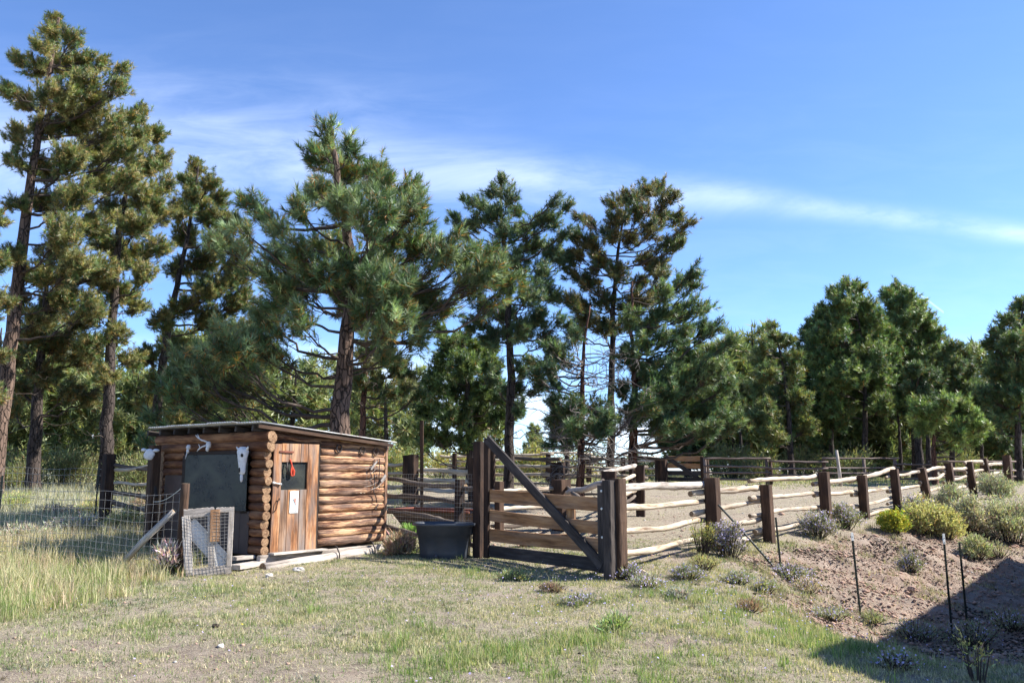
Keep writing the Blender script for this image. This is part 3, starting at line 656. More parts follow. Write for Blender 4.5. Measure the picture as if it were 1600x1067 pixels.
    # --- grove behind the pole fence
    grove = [
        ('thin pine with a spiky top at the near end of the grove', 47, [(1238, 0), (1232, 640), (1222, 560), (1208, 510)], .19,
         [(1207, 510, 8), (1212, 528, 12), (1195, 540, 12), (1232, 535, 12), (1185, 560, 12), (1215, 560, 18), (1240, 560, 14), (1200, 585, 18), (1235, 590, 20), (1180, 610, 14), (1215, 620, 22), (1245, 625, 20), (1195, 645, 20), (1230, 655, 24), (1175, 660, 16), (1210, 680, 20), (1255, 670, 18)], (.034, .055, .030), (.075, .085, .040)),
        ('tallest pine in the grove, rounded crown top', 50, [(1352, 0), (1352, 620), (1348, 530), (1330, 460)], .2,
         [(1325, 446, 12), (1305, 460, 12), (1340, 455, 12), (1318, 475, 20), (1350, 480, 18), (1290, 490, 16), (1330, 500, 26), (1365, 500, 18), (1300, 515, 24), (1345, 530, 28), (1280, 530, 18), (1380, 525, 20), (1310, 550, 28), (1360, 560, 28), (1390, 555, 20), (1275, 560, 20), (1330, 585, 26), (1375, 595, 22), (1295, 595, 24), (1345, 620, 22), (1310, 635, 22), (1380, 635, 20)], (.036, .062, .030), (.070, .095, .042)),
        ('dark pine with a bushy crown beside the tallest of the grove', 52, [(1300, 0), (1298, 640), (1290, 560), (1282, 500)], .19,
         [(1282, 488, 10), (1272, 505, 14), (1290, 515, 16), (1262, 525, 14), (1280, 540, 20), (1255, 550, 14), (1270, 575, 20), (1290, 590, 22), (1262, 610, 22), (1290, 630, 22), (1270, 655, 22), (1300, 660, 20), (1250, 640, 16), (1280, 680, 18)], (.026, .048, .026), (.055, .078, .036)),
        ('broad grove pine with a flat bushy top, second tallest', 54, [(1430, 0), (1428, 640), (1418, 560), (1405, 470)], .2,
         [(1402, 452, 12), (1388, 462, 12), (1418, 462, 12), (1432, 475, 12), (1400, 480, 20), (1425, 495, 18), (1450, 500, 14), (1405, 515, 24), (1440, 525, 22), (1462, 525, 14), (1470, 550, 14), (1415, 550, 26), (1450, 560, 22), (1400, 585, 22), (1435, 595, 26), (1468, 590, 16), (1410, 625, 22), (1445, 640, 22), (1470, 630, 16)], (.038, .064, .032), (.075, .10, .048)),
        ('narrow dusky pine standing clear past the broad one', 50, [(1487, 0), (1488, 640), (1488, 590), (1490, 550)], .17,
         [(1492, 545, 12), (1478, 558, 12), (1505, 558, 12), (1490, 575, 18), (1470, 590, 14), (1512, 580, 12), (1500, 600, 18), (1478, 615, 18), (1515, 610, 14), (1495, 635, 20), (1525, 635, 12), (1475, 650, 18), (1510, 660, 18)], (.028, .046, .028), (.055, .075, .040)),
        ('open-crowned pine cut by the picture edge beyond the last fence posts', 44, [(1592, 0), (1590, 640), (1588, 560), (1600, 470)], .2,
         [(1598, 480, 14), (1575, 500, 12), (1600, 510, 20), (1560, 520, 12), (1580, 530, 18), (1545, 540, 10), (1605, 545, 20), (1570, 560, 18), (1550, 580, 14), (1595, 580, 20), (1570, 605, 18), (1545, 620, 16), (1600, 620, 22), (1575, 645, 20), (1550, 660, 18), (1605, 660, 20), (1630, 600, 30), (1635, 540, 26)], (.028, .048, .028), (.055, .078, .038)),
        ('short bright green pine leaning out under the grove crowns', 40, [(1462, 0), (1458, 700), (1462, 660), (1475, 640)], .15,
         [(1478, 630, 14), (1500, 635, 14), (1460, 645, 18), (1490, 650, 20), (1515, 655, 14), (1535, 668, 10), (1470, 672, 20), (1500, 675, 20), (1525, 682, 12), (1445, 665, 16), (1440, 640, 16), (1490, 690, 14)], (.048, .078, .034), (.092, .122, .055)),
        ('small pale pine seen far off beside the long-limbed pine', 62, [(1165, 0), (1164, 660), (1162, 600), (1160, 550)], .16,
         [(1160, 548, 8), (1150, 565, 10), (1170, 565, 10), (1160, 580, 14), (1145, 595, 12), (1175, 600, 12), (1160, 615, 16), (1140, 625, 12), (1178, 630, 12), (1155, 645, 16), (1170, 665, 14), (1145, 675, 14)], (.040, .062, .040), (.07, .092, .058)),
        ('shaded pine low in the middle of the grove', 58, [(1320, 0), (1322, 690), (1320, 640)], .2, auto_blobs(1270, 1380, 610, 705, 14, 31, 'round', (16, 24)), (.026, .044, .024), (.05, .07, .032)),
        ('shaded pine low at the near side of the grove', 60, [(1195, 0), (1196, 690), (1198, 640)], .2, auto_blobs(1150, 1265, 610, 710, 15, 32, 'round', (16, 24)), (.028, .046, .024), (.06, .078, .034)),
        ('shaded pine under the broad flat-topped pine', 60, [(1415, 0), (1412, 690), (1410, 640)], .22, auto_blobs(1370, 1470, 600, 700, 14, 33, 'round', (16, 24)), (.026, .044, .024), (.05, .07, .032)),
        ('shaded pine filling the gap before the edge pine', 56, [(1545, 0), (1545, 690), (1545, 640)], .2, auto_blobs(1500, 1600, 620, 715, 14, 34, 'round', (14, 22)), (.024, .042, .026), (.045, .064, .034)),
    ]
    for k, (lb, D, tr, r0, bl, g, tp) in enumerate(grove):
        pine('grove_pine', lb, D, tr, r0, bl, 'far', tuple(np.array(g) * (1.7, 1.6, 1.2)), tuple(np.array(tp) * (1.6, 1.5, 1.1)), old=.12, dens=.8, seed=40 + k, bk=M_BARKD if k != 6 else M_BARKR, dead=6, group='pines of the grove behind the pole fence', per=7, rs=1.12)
    # bare trunks in the grove shade
    for k, (px, top, D, r0, lb) in enumerate([(1437, 610, 46, .26, 'thickest dark trunk in the grove shade'), (1452, 620, 47, .20, 'dark trunk touching the thickest trunk in the grove'), (1408, 630, 55, .16, 'thin dark trunk leaning in the grove shade'), (1375, 640, 60, .14, 'thin shaded trunk under the rounded crown'), (1160, 640, 55, .15, 'thin trunk in shade at the near end of the grove'), (1535, 640, 50, .14, 'thin trunk beyond the last fence rails')]):
        pine('grove_pine', lb, D, [(px, 0), (px - 2, 690), (px - 6, top)], r0, [(px - 10, top - 5, 16), (px + 12, top - 20, 16), (px, top - 34, 16), (px - 16, top - 28, 14), (px + 14, top + 10, 12)], 'far', GD, GDt, old=.1, dens=.6, seed=70 + k, bk=M_BARKD, group='pines of the grove behind the pole fence')
    # --- distant pines seen through the gaps: three kinds, copied
    protos = []
    for k, (w_, h_) in enumerate([(90, 150), (70, 130), (110, 120)]):
        o = pine('distant_pine', 'x', 70, [(800, 0), (802, 700), (799, 640), (800, 745 - h_)], .2, auto_blobs(800 - w_ / 2, 800 + w_ / 2, 745 - h_, 733, 27, 80 + k, 'cone' if k < 2 else 'round', (9, 15)),
                 'vfar', (.085, .110, .042), (.15, .165, .065), old=.12, dens=.9, seed=90 + k, bk=M_BARKD, per=3)
        protos.append(o)
    spots = [(-70, 66, 0, 1.5, 'hazy green pine low behind the tallest pine base'), (20, 74, 1, 1.7, 'yellow-green far pine left of the short dark trunk'), (100, 62, 2, 1.3, 'round yellow-green far pine between the two dark trunks'),
             (135, 82, 0, 1.8, 'pointed far pine close by the straight dark trunk'), (205, 64, 1, 1.2, 'far pine showing over the weathered side rails'), (255, 70, 2, 1.5, 'far pine showing over the low end of the shed roof'),
             (330, 66, 0, 1.25, 'far pine behind the shed roof, under hanging boughs'), (395, 76, 1, 1.6, 'far pine behind the middle of the shed roof'), (455, 62, 2, 1.35, 'far green pine just left of the big pine trunk'), (500, 80, 0, 1.5, 'pointed far pine touching the big pine trunk'),
             (600, 58, 2, 1.1, 'far round pine between the slim trunk and the bare pole'), (640, 72, 0, 1.2, 'far pine behind the bare pole'), (835, 96, 1, .8, 'tiny far pine in the bright gap behind the gate'), (1120, 68, 0, 1.4, 'far pine behind the long-limbed pine'),
             (1225, 84, 1, 1.5, 'far pine glimpsed through the near end of the grove'), (1350, 88, 0, 1.4, 'far pine glimpsed through the grove middle'), (1480, 84, 2, 1.6, 'far pine glimpsed past the bright green pine'), (1575, 76, 1, 1.6, 'far pine behind the last fence posts'), (1670, 70, 0, 1.8, 'far pine outside the picture edge'),
             (1145, 60, 1, 1.5, 'leafy far pine behind the first grey pole panel'), (1185, 74, 0, 1.7, 'far pine behind the spiky-topped grove pine'), (1265, 66, 2, 1.5, 'round far pine behind the lower pole panel'), (1300, 78, 1, 1.8, 'far pine behind the bushy dark grove pine'),
             (1385, 64, 2, 1.6, 'round far pine behind the raised pole panel end'), (1440, 72, 0, 1.9, 'far pine behind the two thick grove trunks'), (1515, 66, 1, 1.6, 'far pine between the bright green pine and the edge pine'), (1610, 68, 2, 1.9, 'round far pine behind the edge pine'),
             (60, 60, 0, 1.5, 'far pine behind the short dark trunk'), (-20, 58, 2, 1.7, 'round far pine behind the tallest pine trunk'), (165, 70, 2, 1.6, 'round far pine behind the straight dark trunk'), (290, 60, 1, 1.6, 'far pine behind the antlered end of the roof'), (360, 58, 0, 1.4, 'far pine behind the roof under the hanging boughs'), (425, 66, 2, 1.4, 'round far pine behind the log butts of the shed'), (560, 66, 1, 1.3, 'far pine right behind the slim red trunk'), (1075, 66, 1, 1.3, 'far pine behind the distant board gate'), (752, 66, 2, .95, 'round far pine just above the top of the tall gate post'), (1393, 58, 2, 1.2, 'round far pine low behind the sixth fence post')]
    for k, (px, D, pk, sc, lb) in enumerate(spots):
        src = protos[pk]; g = onray(px, D)
        c = src.copy(); COL.objects.link(c); c.location = g; c.rotation_euler = (0, 0, k * 1.3); c.scale = (sc, sc, sc); c['label'] = lb; c['group'] = 'far pines in the gaps'
        for ch in src.children:
            d = ch.copy(); COL.objects.link(d); d.parent = c
    for o in protos:
        for ch in list(o.children): bpy.data.objects.remove(ch)
        bpy.data.objects.remove(o)
build_trees(); print('needles', NB)

# ------------------------------------------------------------------ log shed
SH = at(418, 800, 13.45); SX, SY = SH.x - .105, SH.y; SANG = math.atan2(.8, .6); SZ = .15
def sw(u, v, z):   # shed local (u along the door wall, v along the window wall) -> world
    return Vector((SX + .6 * u - .8 * v, SY + .8 * u + .6 * v, z))
def build_shed():
    rr = random.Random(5)
    o = thing('log_shed', 'small brown log shed with board door and metal roof', 'shed', (SX, SY, SZ), SANG)
    Z = lambda z: z - SZ
    LU, LV = 2.70, 2.95; z0, n = .33, 13; dz = .1385
    def log(mb, p0, p1, r, m=0, cap=1, k=9):
        P = []; Rr = []
        for i in range(k):
            t_ = i / (k - 1); p = Vector(p0).lerp(Vector(p1), t_)
            P.append(p + Vector((rr.uniform(-1, 1) * .004, rr.uniform(-1, 1) * .004, rr.uniform(-1, 1) * .005))); Rr.append(r * rr.uniform(.95, 1.06))
        mb.tube(P, Rr, 14, m, cap, .012)
    # door wall: logs from the door jamb to the far corner
    mb = MB(rr)
    for i in range(n):
        z = z0 + dz * (i + .5)
        log(mb, (1.16 + rr.uniform(-.01, .02), .075, Z(z)), (LU + rr.uniform(-.02, .02), .075, Z(z - (.03 if i > 10 else 0) + rr.uniform(-.006, .004))), dz * rr.uniform(.505, .56))
    for v_ in mb.v: v_.y = .045 + (v_.y - .075) * .80
    mb.build('side_wall', [M_LOG, M_LEND], o, True)
    mb = MB(rr)   # sloping plate logs over the door
    log(mb, (.10, .07, Z(2.165)), (2.80, .07, Z(2.02)), .066); log(mb, (.16, .085, Z(2.21)), (2.72, .085, Z(2.06)), .045)
    mb.build('top_log', [M_LOG, M_LEND], o, True)
    # window wall: logs along v, ends showing at the corner
    mb = MB(rr)
    for i in range(14):
        z = z0 + .02 + .136 * i; a = -.03 + rr.uniform(-.035, .03); r = .072 * rr.uniform(.92, 1.08)
        if z > 1.9: log(mb, (.075, a - .06, Z(z)), (.075, LV + .1, Z(z)), r * 1.12)
        elif z < .62 or True:
            log(mb, (.075, a, Z(z)), (.075, .36, Z(z)), r)
            log(mb, (.075, 2.14, Z(z)), (.075, LV + rr.uniform(0, .1), Z(z)), r)
    log(mb, (.05, -.14, Z(2.145)), (.05, LV + .22, Z(2.145)), .085); log(mb, (.05, -.12, Z(1.995)), (.05, LV + .15, Z(1.995)), .078)
    mb.build('front_wall', [M_LOGSHADE, M_LEND], o, True)
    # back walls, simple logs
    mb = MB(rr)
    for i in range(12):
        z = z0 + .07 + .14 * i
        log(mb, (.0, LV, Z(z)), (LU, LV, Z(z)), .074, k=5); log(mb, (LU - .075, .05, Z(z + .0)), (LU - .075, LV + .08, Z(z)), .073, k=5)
    mb.build('rear_wall', [M_LOGSHADE, M_LEND], o, True)
    mb = MB(rr); mb.box((.1, .14, Z(.27)), (LU - .1, LV - .1, Z(.31))); mb.build('floor', M_GREYB, o)
    # corner trims and panels
    mb = MB(rr); mb.board((LU + .03, -.005, Z(.3)), (LU + .03, -.005, Z(2.02)), .06, .035, (0, 1, 0), warp=.006); mb.build('corner_trim', M_LOG, o)
    mb = MB(rr)
    for v in (.42, .66, .90): mb.board((.01, v, Z(.28)), (.01, v, Z(.95)), .235, .02, (1, 0, 0))
    mb.board((.012, 1.58, Z(.28)), (.012, 1.58, Z(.95)), 1.12, .02, (1, 0, 0)); mb.build('lower_panel_shade', M_BRPAN, o)  # brown boards, with wall shade under the window put into their dark tone
    mb = MB(rr); mb.board((-.012, 2.50, Z(.30)), (-.012, 2.50, Z(1.52)), .55, .018, (1, 0, 0)); mb.build('plywood_panel', M_BRPAN, o)
    # big plastic window
    f = MB(rr); f.board((-.005, .35, Z(1.895)), (-.005, 2.2, Z(1.895)), .06, .05, (1, 0, 0)); f.board((.0, 2.18, Z(.3)), (.0, 2.18, Z(1.86)), .11, .07, (1, 0, 0))
    f.board((.02, .36, Z(.93)), (.02, 2.12, Z(.93)), .05, .04, (1, 0, 0))
    wf = f.build('window', M_DARKIN, o)
    p = MB(rr); k = 10
    b0 = len(p.v)
    for i in range(k + 1):
        v = .34 + 1.78 * i / k; x = -.038 - .0012 * math.sin(i * 1.1)
        p.v += [Vector((x, v, Z(.955))), Vector((x - .004, v, Z(1.865)))]
    for i in range(k): p.quad([2 * i, 2 * i + 2, 2 * i + 3, 2 * i + 1], [(0, 0), (1, 0), (1, 1), (0, 1)])
    pane = p.build('pane', M_PLEX, wf)
    md = pane.modifiers.new('thickness', 'SOLIDIFY'); md.thickness = .004
    q = MB(rr)      # braces seen through the plastic, and the dark room lining
    q.board((.03, 1.95, Z(1.50)), (.03, 1.58, Z(1.24)), .035, .02, (1, 0, 0)); q.board((.03, 2.03, Z(1.24)), (.03, 1.49, Z(1.235)), .03, .02, (1, 0, 0)); q.board((.03, 1.98, Z(.96)), (.03, 1.98, Z(1.86)), .05, .02, (1, 0, 0))
    q.build('inner_brace', M_DARKIN, wf)
    # door
    d = thing_part('door', o)
    b = MB(rr)
    b.board((.245, -.035, Z(.30)), (.245, -.035, Z(2.03)), .155, .03, (0, 1, 0), warp=.006, chip=.02)
    leafw = [(.40, .14, M_DOORG), (.595, .235, M_DOOR), (.79, .14, M_DOORG)]
    b.board((.98, -.035, Z(.30)), (.98, -.035, Z(2.04)), .225, .03, (0, 1, 0), warp=.006, chip=.02)
    b.build('edge_boards', M_DOOR, d)
    for x, w2, mm in leafw:
        b = MB(rr); b.board((x, -.03, Z(.30)), (x, -.03, Z(1.29)), w2, .028, (0, 1, 0), chip=.015); b.build('board', mm, d)
        b = MB(rr); b.board((x, -.03, Z(1.74)), (x, -.03, Z(2.04)), w2, .028, (0, 1, 0)); b.build('board', M_DOOR, d)
    b = MB(rr); b.box((.33, -.012, Z(1.29)), (.87, -.006, Z(1.74))); b.build('pane', M_PLEX, d)
    b = MB(rr)
    b.tube([(.14, -.075, Z(1.41)), (.30, -.075, Z(1.385))], .011, 8); b.tube([(.30, -.05, Z(1.385)), (.30, -.09, Z(1.385))], .018, 8); b.tube([(.16, -.05, Z(1.41)), (.16, -.085, Z(1.41))], .02, 8)
    b.build('latch', M_WIRE, d)
    b = MB(rr); b.tube([(.30, -.06, Z(1.13)), (.275, -.09, Z(1.16)), (.245, -.09, Z(1.10)), (.22, -.085, Z(.98)), (.20, -.06, Z(.94))], .008, 6); b.build('handle', M_IRON, d)
    b = MB(rr); b.board((.27, -.06, Z(1.905)), (.55, -.06, Z(1.90)), .03, .012, (0, 1, 0)); b.build('hinge', M_RUST, d)
    b = MB(rr); b.box((.155, .0, Z(.30)), (.168, .11, Z(2.06))); b.box((1.10, -.02, Z(.3)), (1.15, .12, Z(2.03))); b.box((.17, .05, Z(2.045)), (1.1, .12, Z(2.09)))
    b.build('door_gap_shade', M_DARKIN, o)  # near-black strips stand in for shade in the gaps around the door
    # sills
    b = MB(rr); b.board((-.08, -.10, Z(.205)), (2.86, -.10, Z(.205)), .165, .09, (0, 1, 0), warp=.004, chip=.04, n=14); b.build('sill_beam', M_BLEACH, o)
    b = MB(rr); b.board((.10, -.17, Z(.305)), (1.18, -.17, Z(.300)), .15, .03, (0, 0, 1), chip=.05); b.build('doorstep', M_BLEACH, o)
    # roof
    a0, a1, b0_, b1 = -.24, 2.82, -.16, LV + .12
    def rz(u): return 2.35 - (u + .24) * .080
    b = MB(rr)
    for v in (.1, .55, 1.0, 1.45, 1.9, 2.35, 2.8, 3.2):
        b.board((a0 + .08, v, Z(rz(a0) - .075)), (a1 - .1, v, Z(rz(a1) - .075)), .09, .045, (0, 1, 0))
    b.build('rafters', M_GREYB, o)
    b = MB(rr); b.board((a0 + .02, b0_ + .03, Z(rz(a0) - .055)), (a1 - .05, b0_ + .03, Z(rz(a1) - .045)), .055, .03, (0, 1, 0), warp=.004); b.build('fascia', M_TIER, o)  # dark brown board, its tone also standing in for roof edge shadow
    b = MB(rr)
    for k in range(9):
        v0 = b0_ + k * (b1 - b0_) / 9; b.board((a0 + .10, v0 + .19, Z(rz(a0) - .018)), (a1 - .14, v0 + .19, Z(rz(a1) - .018)), .3, .014, (0, 0, 1))
    b.build('roof_boards', M_GREYB, o)
    V = []; Fq = []; nc = 240; sheets = 5
    mbr = MB(rr)
    for s_ in range(sheets):
        v0 = b0_ - .01 + s_ * (b1 - b0_ + .02) / sheets; v1 = v0 + (b1 - b0_) / sheets + .05; n_ = 48; ov = rr.uniform(-.05, .05); lift = .006 * (s_ % 2) + rr.uniform(0, .004)
        base = len(mbr.v)
        for i in range(n_ + 1):
            v = v0 + (v1 - v0) * i / n_; zc = .009 * math.sin(2 * math.pi * v / .068)
            for u in (a0 + ov, (a0 + a1) / 2, a1 + ov * .3): mbr.v.append(Vector((u, v, Z(rz(u) + .012 + zc + lift))))
        for i in range(n_):
            for j in range(2):
                q0 = base + i * 3 + j; mbr.quad([q0, q0 + 3, q0 + 4, q0 + 1], [(0, 0)] * 4)
    ro = mbr.build('roof', M_ROOF, o, True); md = ro.modifiers.new('thickness', 'SOLIDIFY'); md.thickness = .009
    # pale carved marks on a log
    b = MB(rr); zc = z0 + dz * 6.5; y = -.003
    def st(pts): b.tube([Vector((u, y, Z(zc + dz_))) for u, dz_ in pts], .007, 6)
    st([(2.00, .025), (2.03, -.005), (2.06, .028)]); st([(2.03, -.005), (2.01, -.03)])
    for cx in (2.12, 2.20): st([(cx + .03 * math.cos(a), .028 * math.sin(a)) for a in [k * math.pi / 5 for k in range(11)]]); st([(cx - .025, 0), (cx + .025, .002)])
    b.build('carved_mark', M_RAIL, o)
    return o
def thing_part(name, parent):
    e = bpy.data.objects.new(name, None); COL.objects.link(e); e.parent = parent; e.empty_display_size = .1; return e
build_shed()

def simple_thing(name, label, cat, fill, material, loc=(0, 0, 0), rz=0, group=None, smooth=False, seed=1):
    mb = MB(random.Random(seed)); fill(mb); o = mb.build(name, material, None, smooth); o.location = loc; o.rotation_euler = (0, 0, rz)
    return tag(o, label, cat, group)

def shed_items():
    A = SANG
    # long sill log lying before the door, with iron staples
    g = sw(0, -.40, 0)
    o = thing('step_log', 'long pale peeled log lying on the ground in front of the shed door', 'log', (g.x, g.y, 0), A)
    mb = MB(random.Random(3)); P = [Vector((-.22 + 2.3 * i / 10, .0 + .01 * math.sin(i), gz(*sw(-.12 + 2.3 * i / 10, -.4, 0).xy) + .005)) for i in range(11)]
    mb.tube(P, [.082 + .001 * i for i in range(11)], 16, 0, 1, .012); mb.build('log', [M_BLEACH, M_REND], o, True)
    for u in (1.2, 2.0):
        mb = MB(random.Random(4)); z = gz(*sw(u, -.4, 0).xy) + .06
        mb.tube([(u, -.12, z - .1), (u + .01, -.11, z + .02), (u + .02, -.03, z + .12), (u + .03, .03, z + .14)], .012, 6); mb.build('iron_hook', M_IRON, o)
    # flat step blocks by the corner
    for k, (u, v, l_, w_, h_, lb) in enumerate([(-.33, -.18, .62, .20, .07, 'flat weathered plank lying at the shed corner under the log ends'), (-.2, .12, .34, .14, .06, 'short wood block stacked at the foot of the shed corner')]):
        c = sw(u, v, 0); z = gz(c.x, c.y)
        def fill(mb): mb.board((-l_ / 2, 0, h_ / 2 + .02 + .07 * k), (l_ / 2, 0, h_ / 2 + .02 + .07 * k), w_, h_, (0, 0, 1), chip=.06)
        simple_thing('plank', lb, 'plank', fill, M_BLEACH, (c.x, c.y, z), A + .3 * (1 - k) + math.pi / 2 * (k == 0) * 0, seed=k)
    # cattle skull by the window, long tapering muzzle downwards
    c = sw(-.10, .36, 1.98); o = thing('cattle_skull', 'long white cattle skull hanging on the logs beside the window', 'skull', c, A)
    mb = MB(random.Random(2)); n = 14
    prof = [(0, .045, .05), (.03, .10, .075), (.07, .115, .085), (.12, .105, .085), (.17, .085, .08), (.22, .072, .075), (.28, .062, .065), (.34, .060, .055), (.39, .066, .05), (.43, .05, .04), (.445, .02, .02)]
    b = len(mb.v)
    for (dz_, w_, d_) in prof:
        for j in range(n):
            th = 2 * math.pi * j / n; mb.v.append(Vector((-.03 + d_ * math.sin(th) * (.8 if math.sin(th) > 0 else 1) , w_ * math.cos(th) * (1 + .08 * math.sin(3 * th)), -dz_)))
    for i in range(len(prof) - 1):
        for j in range(n):
            j2 = (j + 1) % n; mb.quad([b + i * n + j, b + (i + 1) * n + j, b + (i + 1) * n + j2, b + i * n + j2], [(0, 0)] * 4)
    for sg in (-1, 1): mb.tube([(-.03, sg * .09, -.04), (-.04, sg * .13, -.03), (-.05, sg * .15, .0)], [.02, .018, .01], 8)
    mb.blob((-.035, -.0, -.49), .03, .022, .075, rough=.1)
    sk = mb.build('cranium', M_BONE, o, True)
    for sg in (-1, 1):
        mb = MB(random.Random(2)); mb.blob((-.085, sg * .058, -.135), .028, .022, .032, rough=.05); mb.build('eye_socket', M_SOCK, o, True)
    mb = MB(random.Random(2)); mb.blob((-.083, -.0, -.37), .012, .022, .045, rough=.05); mb.build('nose_hole', M_SOCK, o, True)
    # deer skulls with antlers
    c = sw(-.07, 1.36, 2.05); o = thing('antlered_skull', 'small deer skull with two curved pale antlers on the top log', 'skull', c, A)
    mb = MB(random.Random(2)); mb.blob((-.04, 0, -.02), .045, .05, .06, rough=.1); mb.blob((-.06, -.01, -.085), .03, .03, .05, rough=.1); mb.build('cranium', M_BONE, o, True)
    for dy, dzz in ((.33, .15), (.26, -.13)):
        mb = MB(random.Random(2)); mb.tube([(-.05, .03, dzz * .2), (-.09, dy * .4, dzz * .4), (-.10, dy * .75, dzz * .75), (-.08, dy, dzz)], [.014, .012, .011, .006], 7)
        mb.tube([(-.09, dy * .6, dzz * .6), (-.11, dy * .7, dzz * .6 + .07 * (1 if dzz > 0 else 1))], [.009, .005], 6); mb.build('antler', M_BONE, o, True)
    c = sw(-.07, 1.95, 2.0)
    def fill(mb): mb.blob((-.04, 0, 0), .045, .05, .045, rough=.15); mb.blob((-.05, .0, -.07), .025, .03, .04, rough=.15); mb.tube([(-.05, .02, -.1), (-.05, .06, -.2)], [.012, .006], 6)
    simple_thing('small_skull', 'small white skull on the top log near the thin end of the roof', 'skull', fill, M_BONE, c, A, smooth=True)
    # post with white pelvis bone, at the far end of the window wall
    c = sw(-.2, 2.84, 0); z = gz(c.x, c.y)
    o = thing('corner_post', 'dark upright timber at the far end of the window wall', 'post', (c.x, c.y, z), A)
    mb = MB(random.Random(2)); mb.board((0, 0, -.2), (0, .02, 1.86), .17, .17, (1, 0, 0), chip=.03); mb.build('timber', M_TIER, o)
    mb = MB(random.Random(2)); mb.board((.0, -.12, .95), (0, .1, 1.5), .06, .05, (1, 0, 0)); mb.build('brace', M_GREYB, o)
    c2 = c + Vector((-.06, -.10, z + 1.70))
    def fill(mb):
        mb.blob((0, 0, 0), .10, .035, .10, rough=.12); mb.blob((.11, -.01, .07), .06, .03, .03, rough=.12); mb.blob((-.1, 0, .08), .05, .03, .03, rough=.12)
    simple_thing('white_bone', 'flat white bone fixed on the dark upright timber', 'bone', fill, M_BONE, c2, .2, smooth=True)
    # horseshoes
    for k, (u, z, lb) in enumerate([(1.55, 1.985, 'horseshoe nearest the shed door, in tree shade'), (2.10, 1.955, 'horseshoe in the middle of the three on the logs'), (2.43, 1.945, 'horseshoe above the hanging wire tack')]):
        c = sw(u, -.035, z)
        def fill(mb): mb.tube([Vector((.058 * math.sin(a) * (1 if abs(a) < 2.2 else .8), -.0, -.068 * math.cos(a))) for a in [(-2.6 + 5.2 * i / 12) for i in range(13)]], .0125, 8)
        simple_thing('horseshoe', lb, 'horseshoe', fill, M_IRON if k == 0 else M_WIRED, c, A, 'horseshoes nailed to the shed', True)  # first shoe takes a darker metal, tree shade put into its colour
    # tangle of old bits, chain and wire rack
    c = sw(2.42, -.04, 1.30); o = thing('wire_tack', 'tangle of rusty chain and wire hanging on the log wall', 'wire tack', c, A)
    mb = MB(random.Random(2))
    mb.tube([(.10, 0, .52), (.10, -.01, .3), (.10, 0, .1), (.11, -.01, -.02)], .008, 6); mb.tube([(-.02, 0, .50), (-.08, -.01, .38), (-.04, 0, .30), (-.03, -.02, .18), (.0, 0, .05), (-.05, -.01, -.05), (.02, -.02, -.18), (.06, 0, -.28)], .010, 6)
    mb.tube([(.09, -.01, -.30), (.02, -.01, -.40)], .012, 6); mb.build('chain', M_IRON, o)
    mb = MB(random.Random(2))
    for k in range(4): mb.tube([(-.26, -.01, .34 - .11 * k), (-.12, -.02, .36 - .11 * k), (.05, -.01, .48 - .13 * k)], .0028, 4)
    for k in range(5): mb.tube([(-.22 + .09 * k, -.012, .34 + .02 * k), (-.20 + .09 * k, -.012, -.05)], .0025, 4)
    mb.tube([(-.1, -.01, -.04), (.05, -.02, -.0), (.2, -.01, .1), (.27, -.01, .16)], .004, 5); mb.build('wire_rack', M_TACK, o)
    mb = MB(random.Random(2)); mb.board((-.12, -.02, .32), (.02, -.02, .47), .035, .012, (0, 1, 0)); mb.build('metal_strap', M_TACK, o); mb = MB(random.Random(2)); mb.board((.14, -.02, .1), (.25, -.02, .22), .05, .012, (0, 1, 0)); mb.build('metal_strap', M_TACK, o)
    # sign on the door
    c = sw(.60, -.055, 1.09); o = thing('door_sign', 'small white printed sign with a picture, tacked on the shed door', 'sign', c, A)
    mb = MB(random.Random(2)); mb.board((0, 0, -.175), (0, 0, .175), .17, .004, (0, 1, 0)); mb.build('board', M_PAPER, o)
    mb = MB(random.Random(2)); mb.board((0, -.0035, -.075), (0, -.0035, .085), .15, .002, (0, 1, 0)); mb.build('picture', M_PIC, o)
    mb = MB(random.Random(2)); mb.tube([(-.015, -.006, .04), (.02, -.006, .06), (.015, -.006, .0), (-.005, -.006, .02)], .012, 5); mb.tube([(.01, -.006, .01), (.03, -.006, -.045)], .007, 5); mb.build('printed_figure', M_PICR, o)
    mb = MB(random.Random(6)); r_ = random.Random(6)
    for zz, nn, hh in ((.148, 6, .022), (.112, 5, .022), (-.105, 4, .024), (-.147, 7, .024)):
        tot = nn * .019
        for q in range(nn):
            x = -tot / 2 + q * .019 + .009; s_ = r_.randrange(3)
            mb.board((x - .005, -.0035, zz - hh / 2), (x - .005, -.0035, zz + hh / 2), .004, .002, (0, 1, 0), n=1)
            if s_ != 0: mb.board((x - .003, -.0035, zz + hh * .35), (x + .006, -.0035, zz + hh * .35), .004, .002, (0, 1, 0), n=1)
            if s_ != 1: mb.board((x - .003, -.0035, zz - hh * .35), (x + .006, -.0035, zz - hh * .35), .004, .002, (0, 1, 0), n=1)
            if s_ == 2: mb.board((x + .005, -.0035, zz - hh / 2), (x + .005, -.0035, zz + hh / 2), .003, .002, (0, 1, 0), n=1)
    mb.build('lettering', M_INK, o)
    # red cord hanging in the door window
    c = sw(.52, -.055, 1.62)
    def fill(mb):
        for s_ in (-1, 1): mb.tube([(-.02, 0, .14), (.0, -.005, .06), (.02 + s_ * .035, -.01, -.03), (.02 + s_ * .03, -.01, -.09), (.02, -.01, -.11)], .012, 7)
        mb.tube([(-.03, 0, .16), (-.01, -.006, .10), (.03, -.012, -.08)], .012, 7)
    simple_thing('red_cord', 'looped red cord hanging in the door window opening', 'cord', fill, M_RED, c, A, smooth=True)
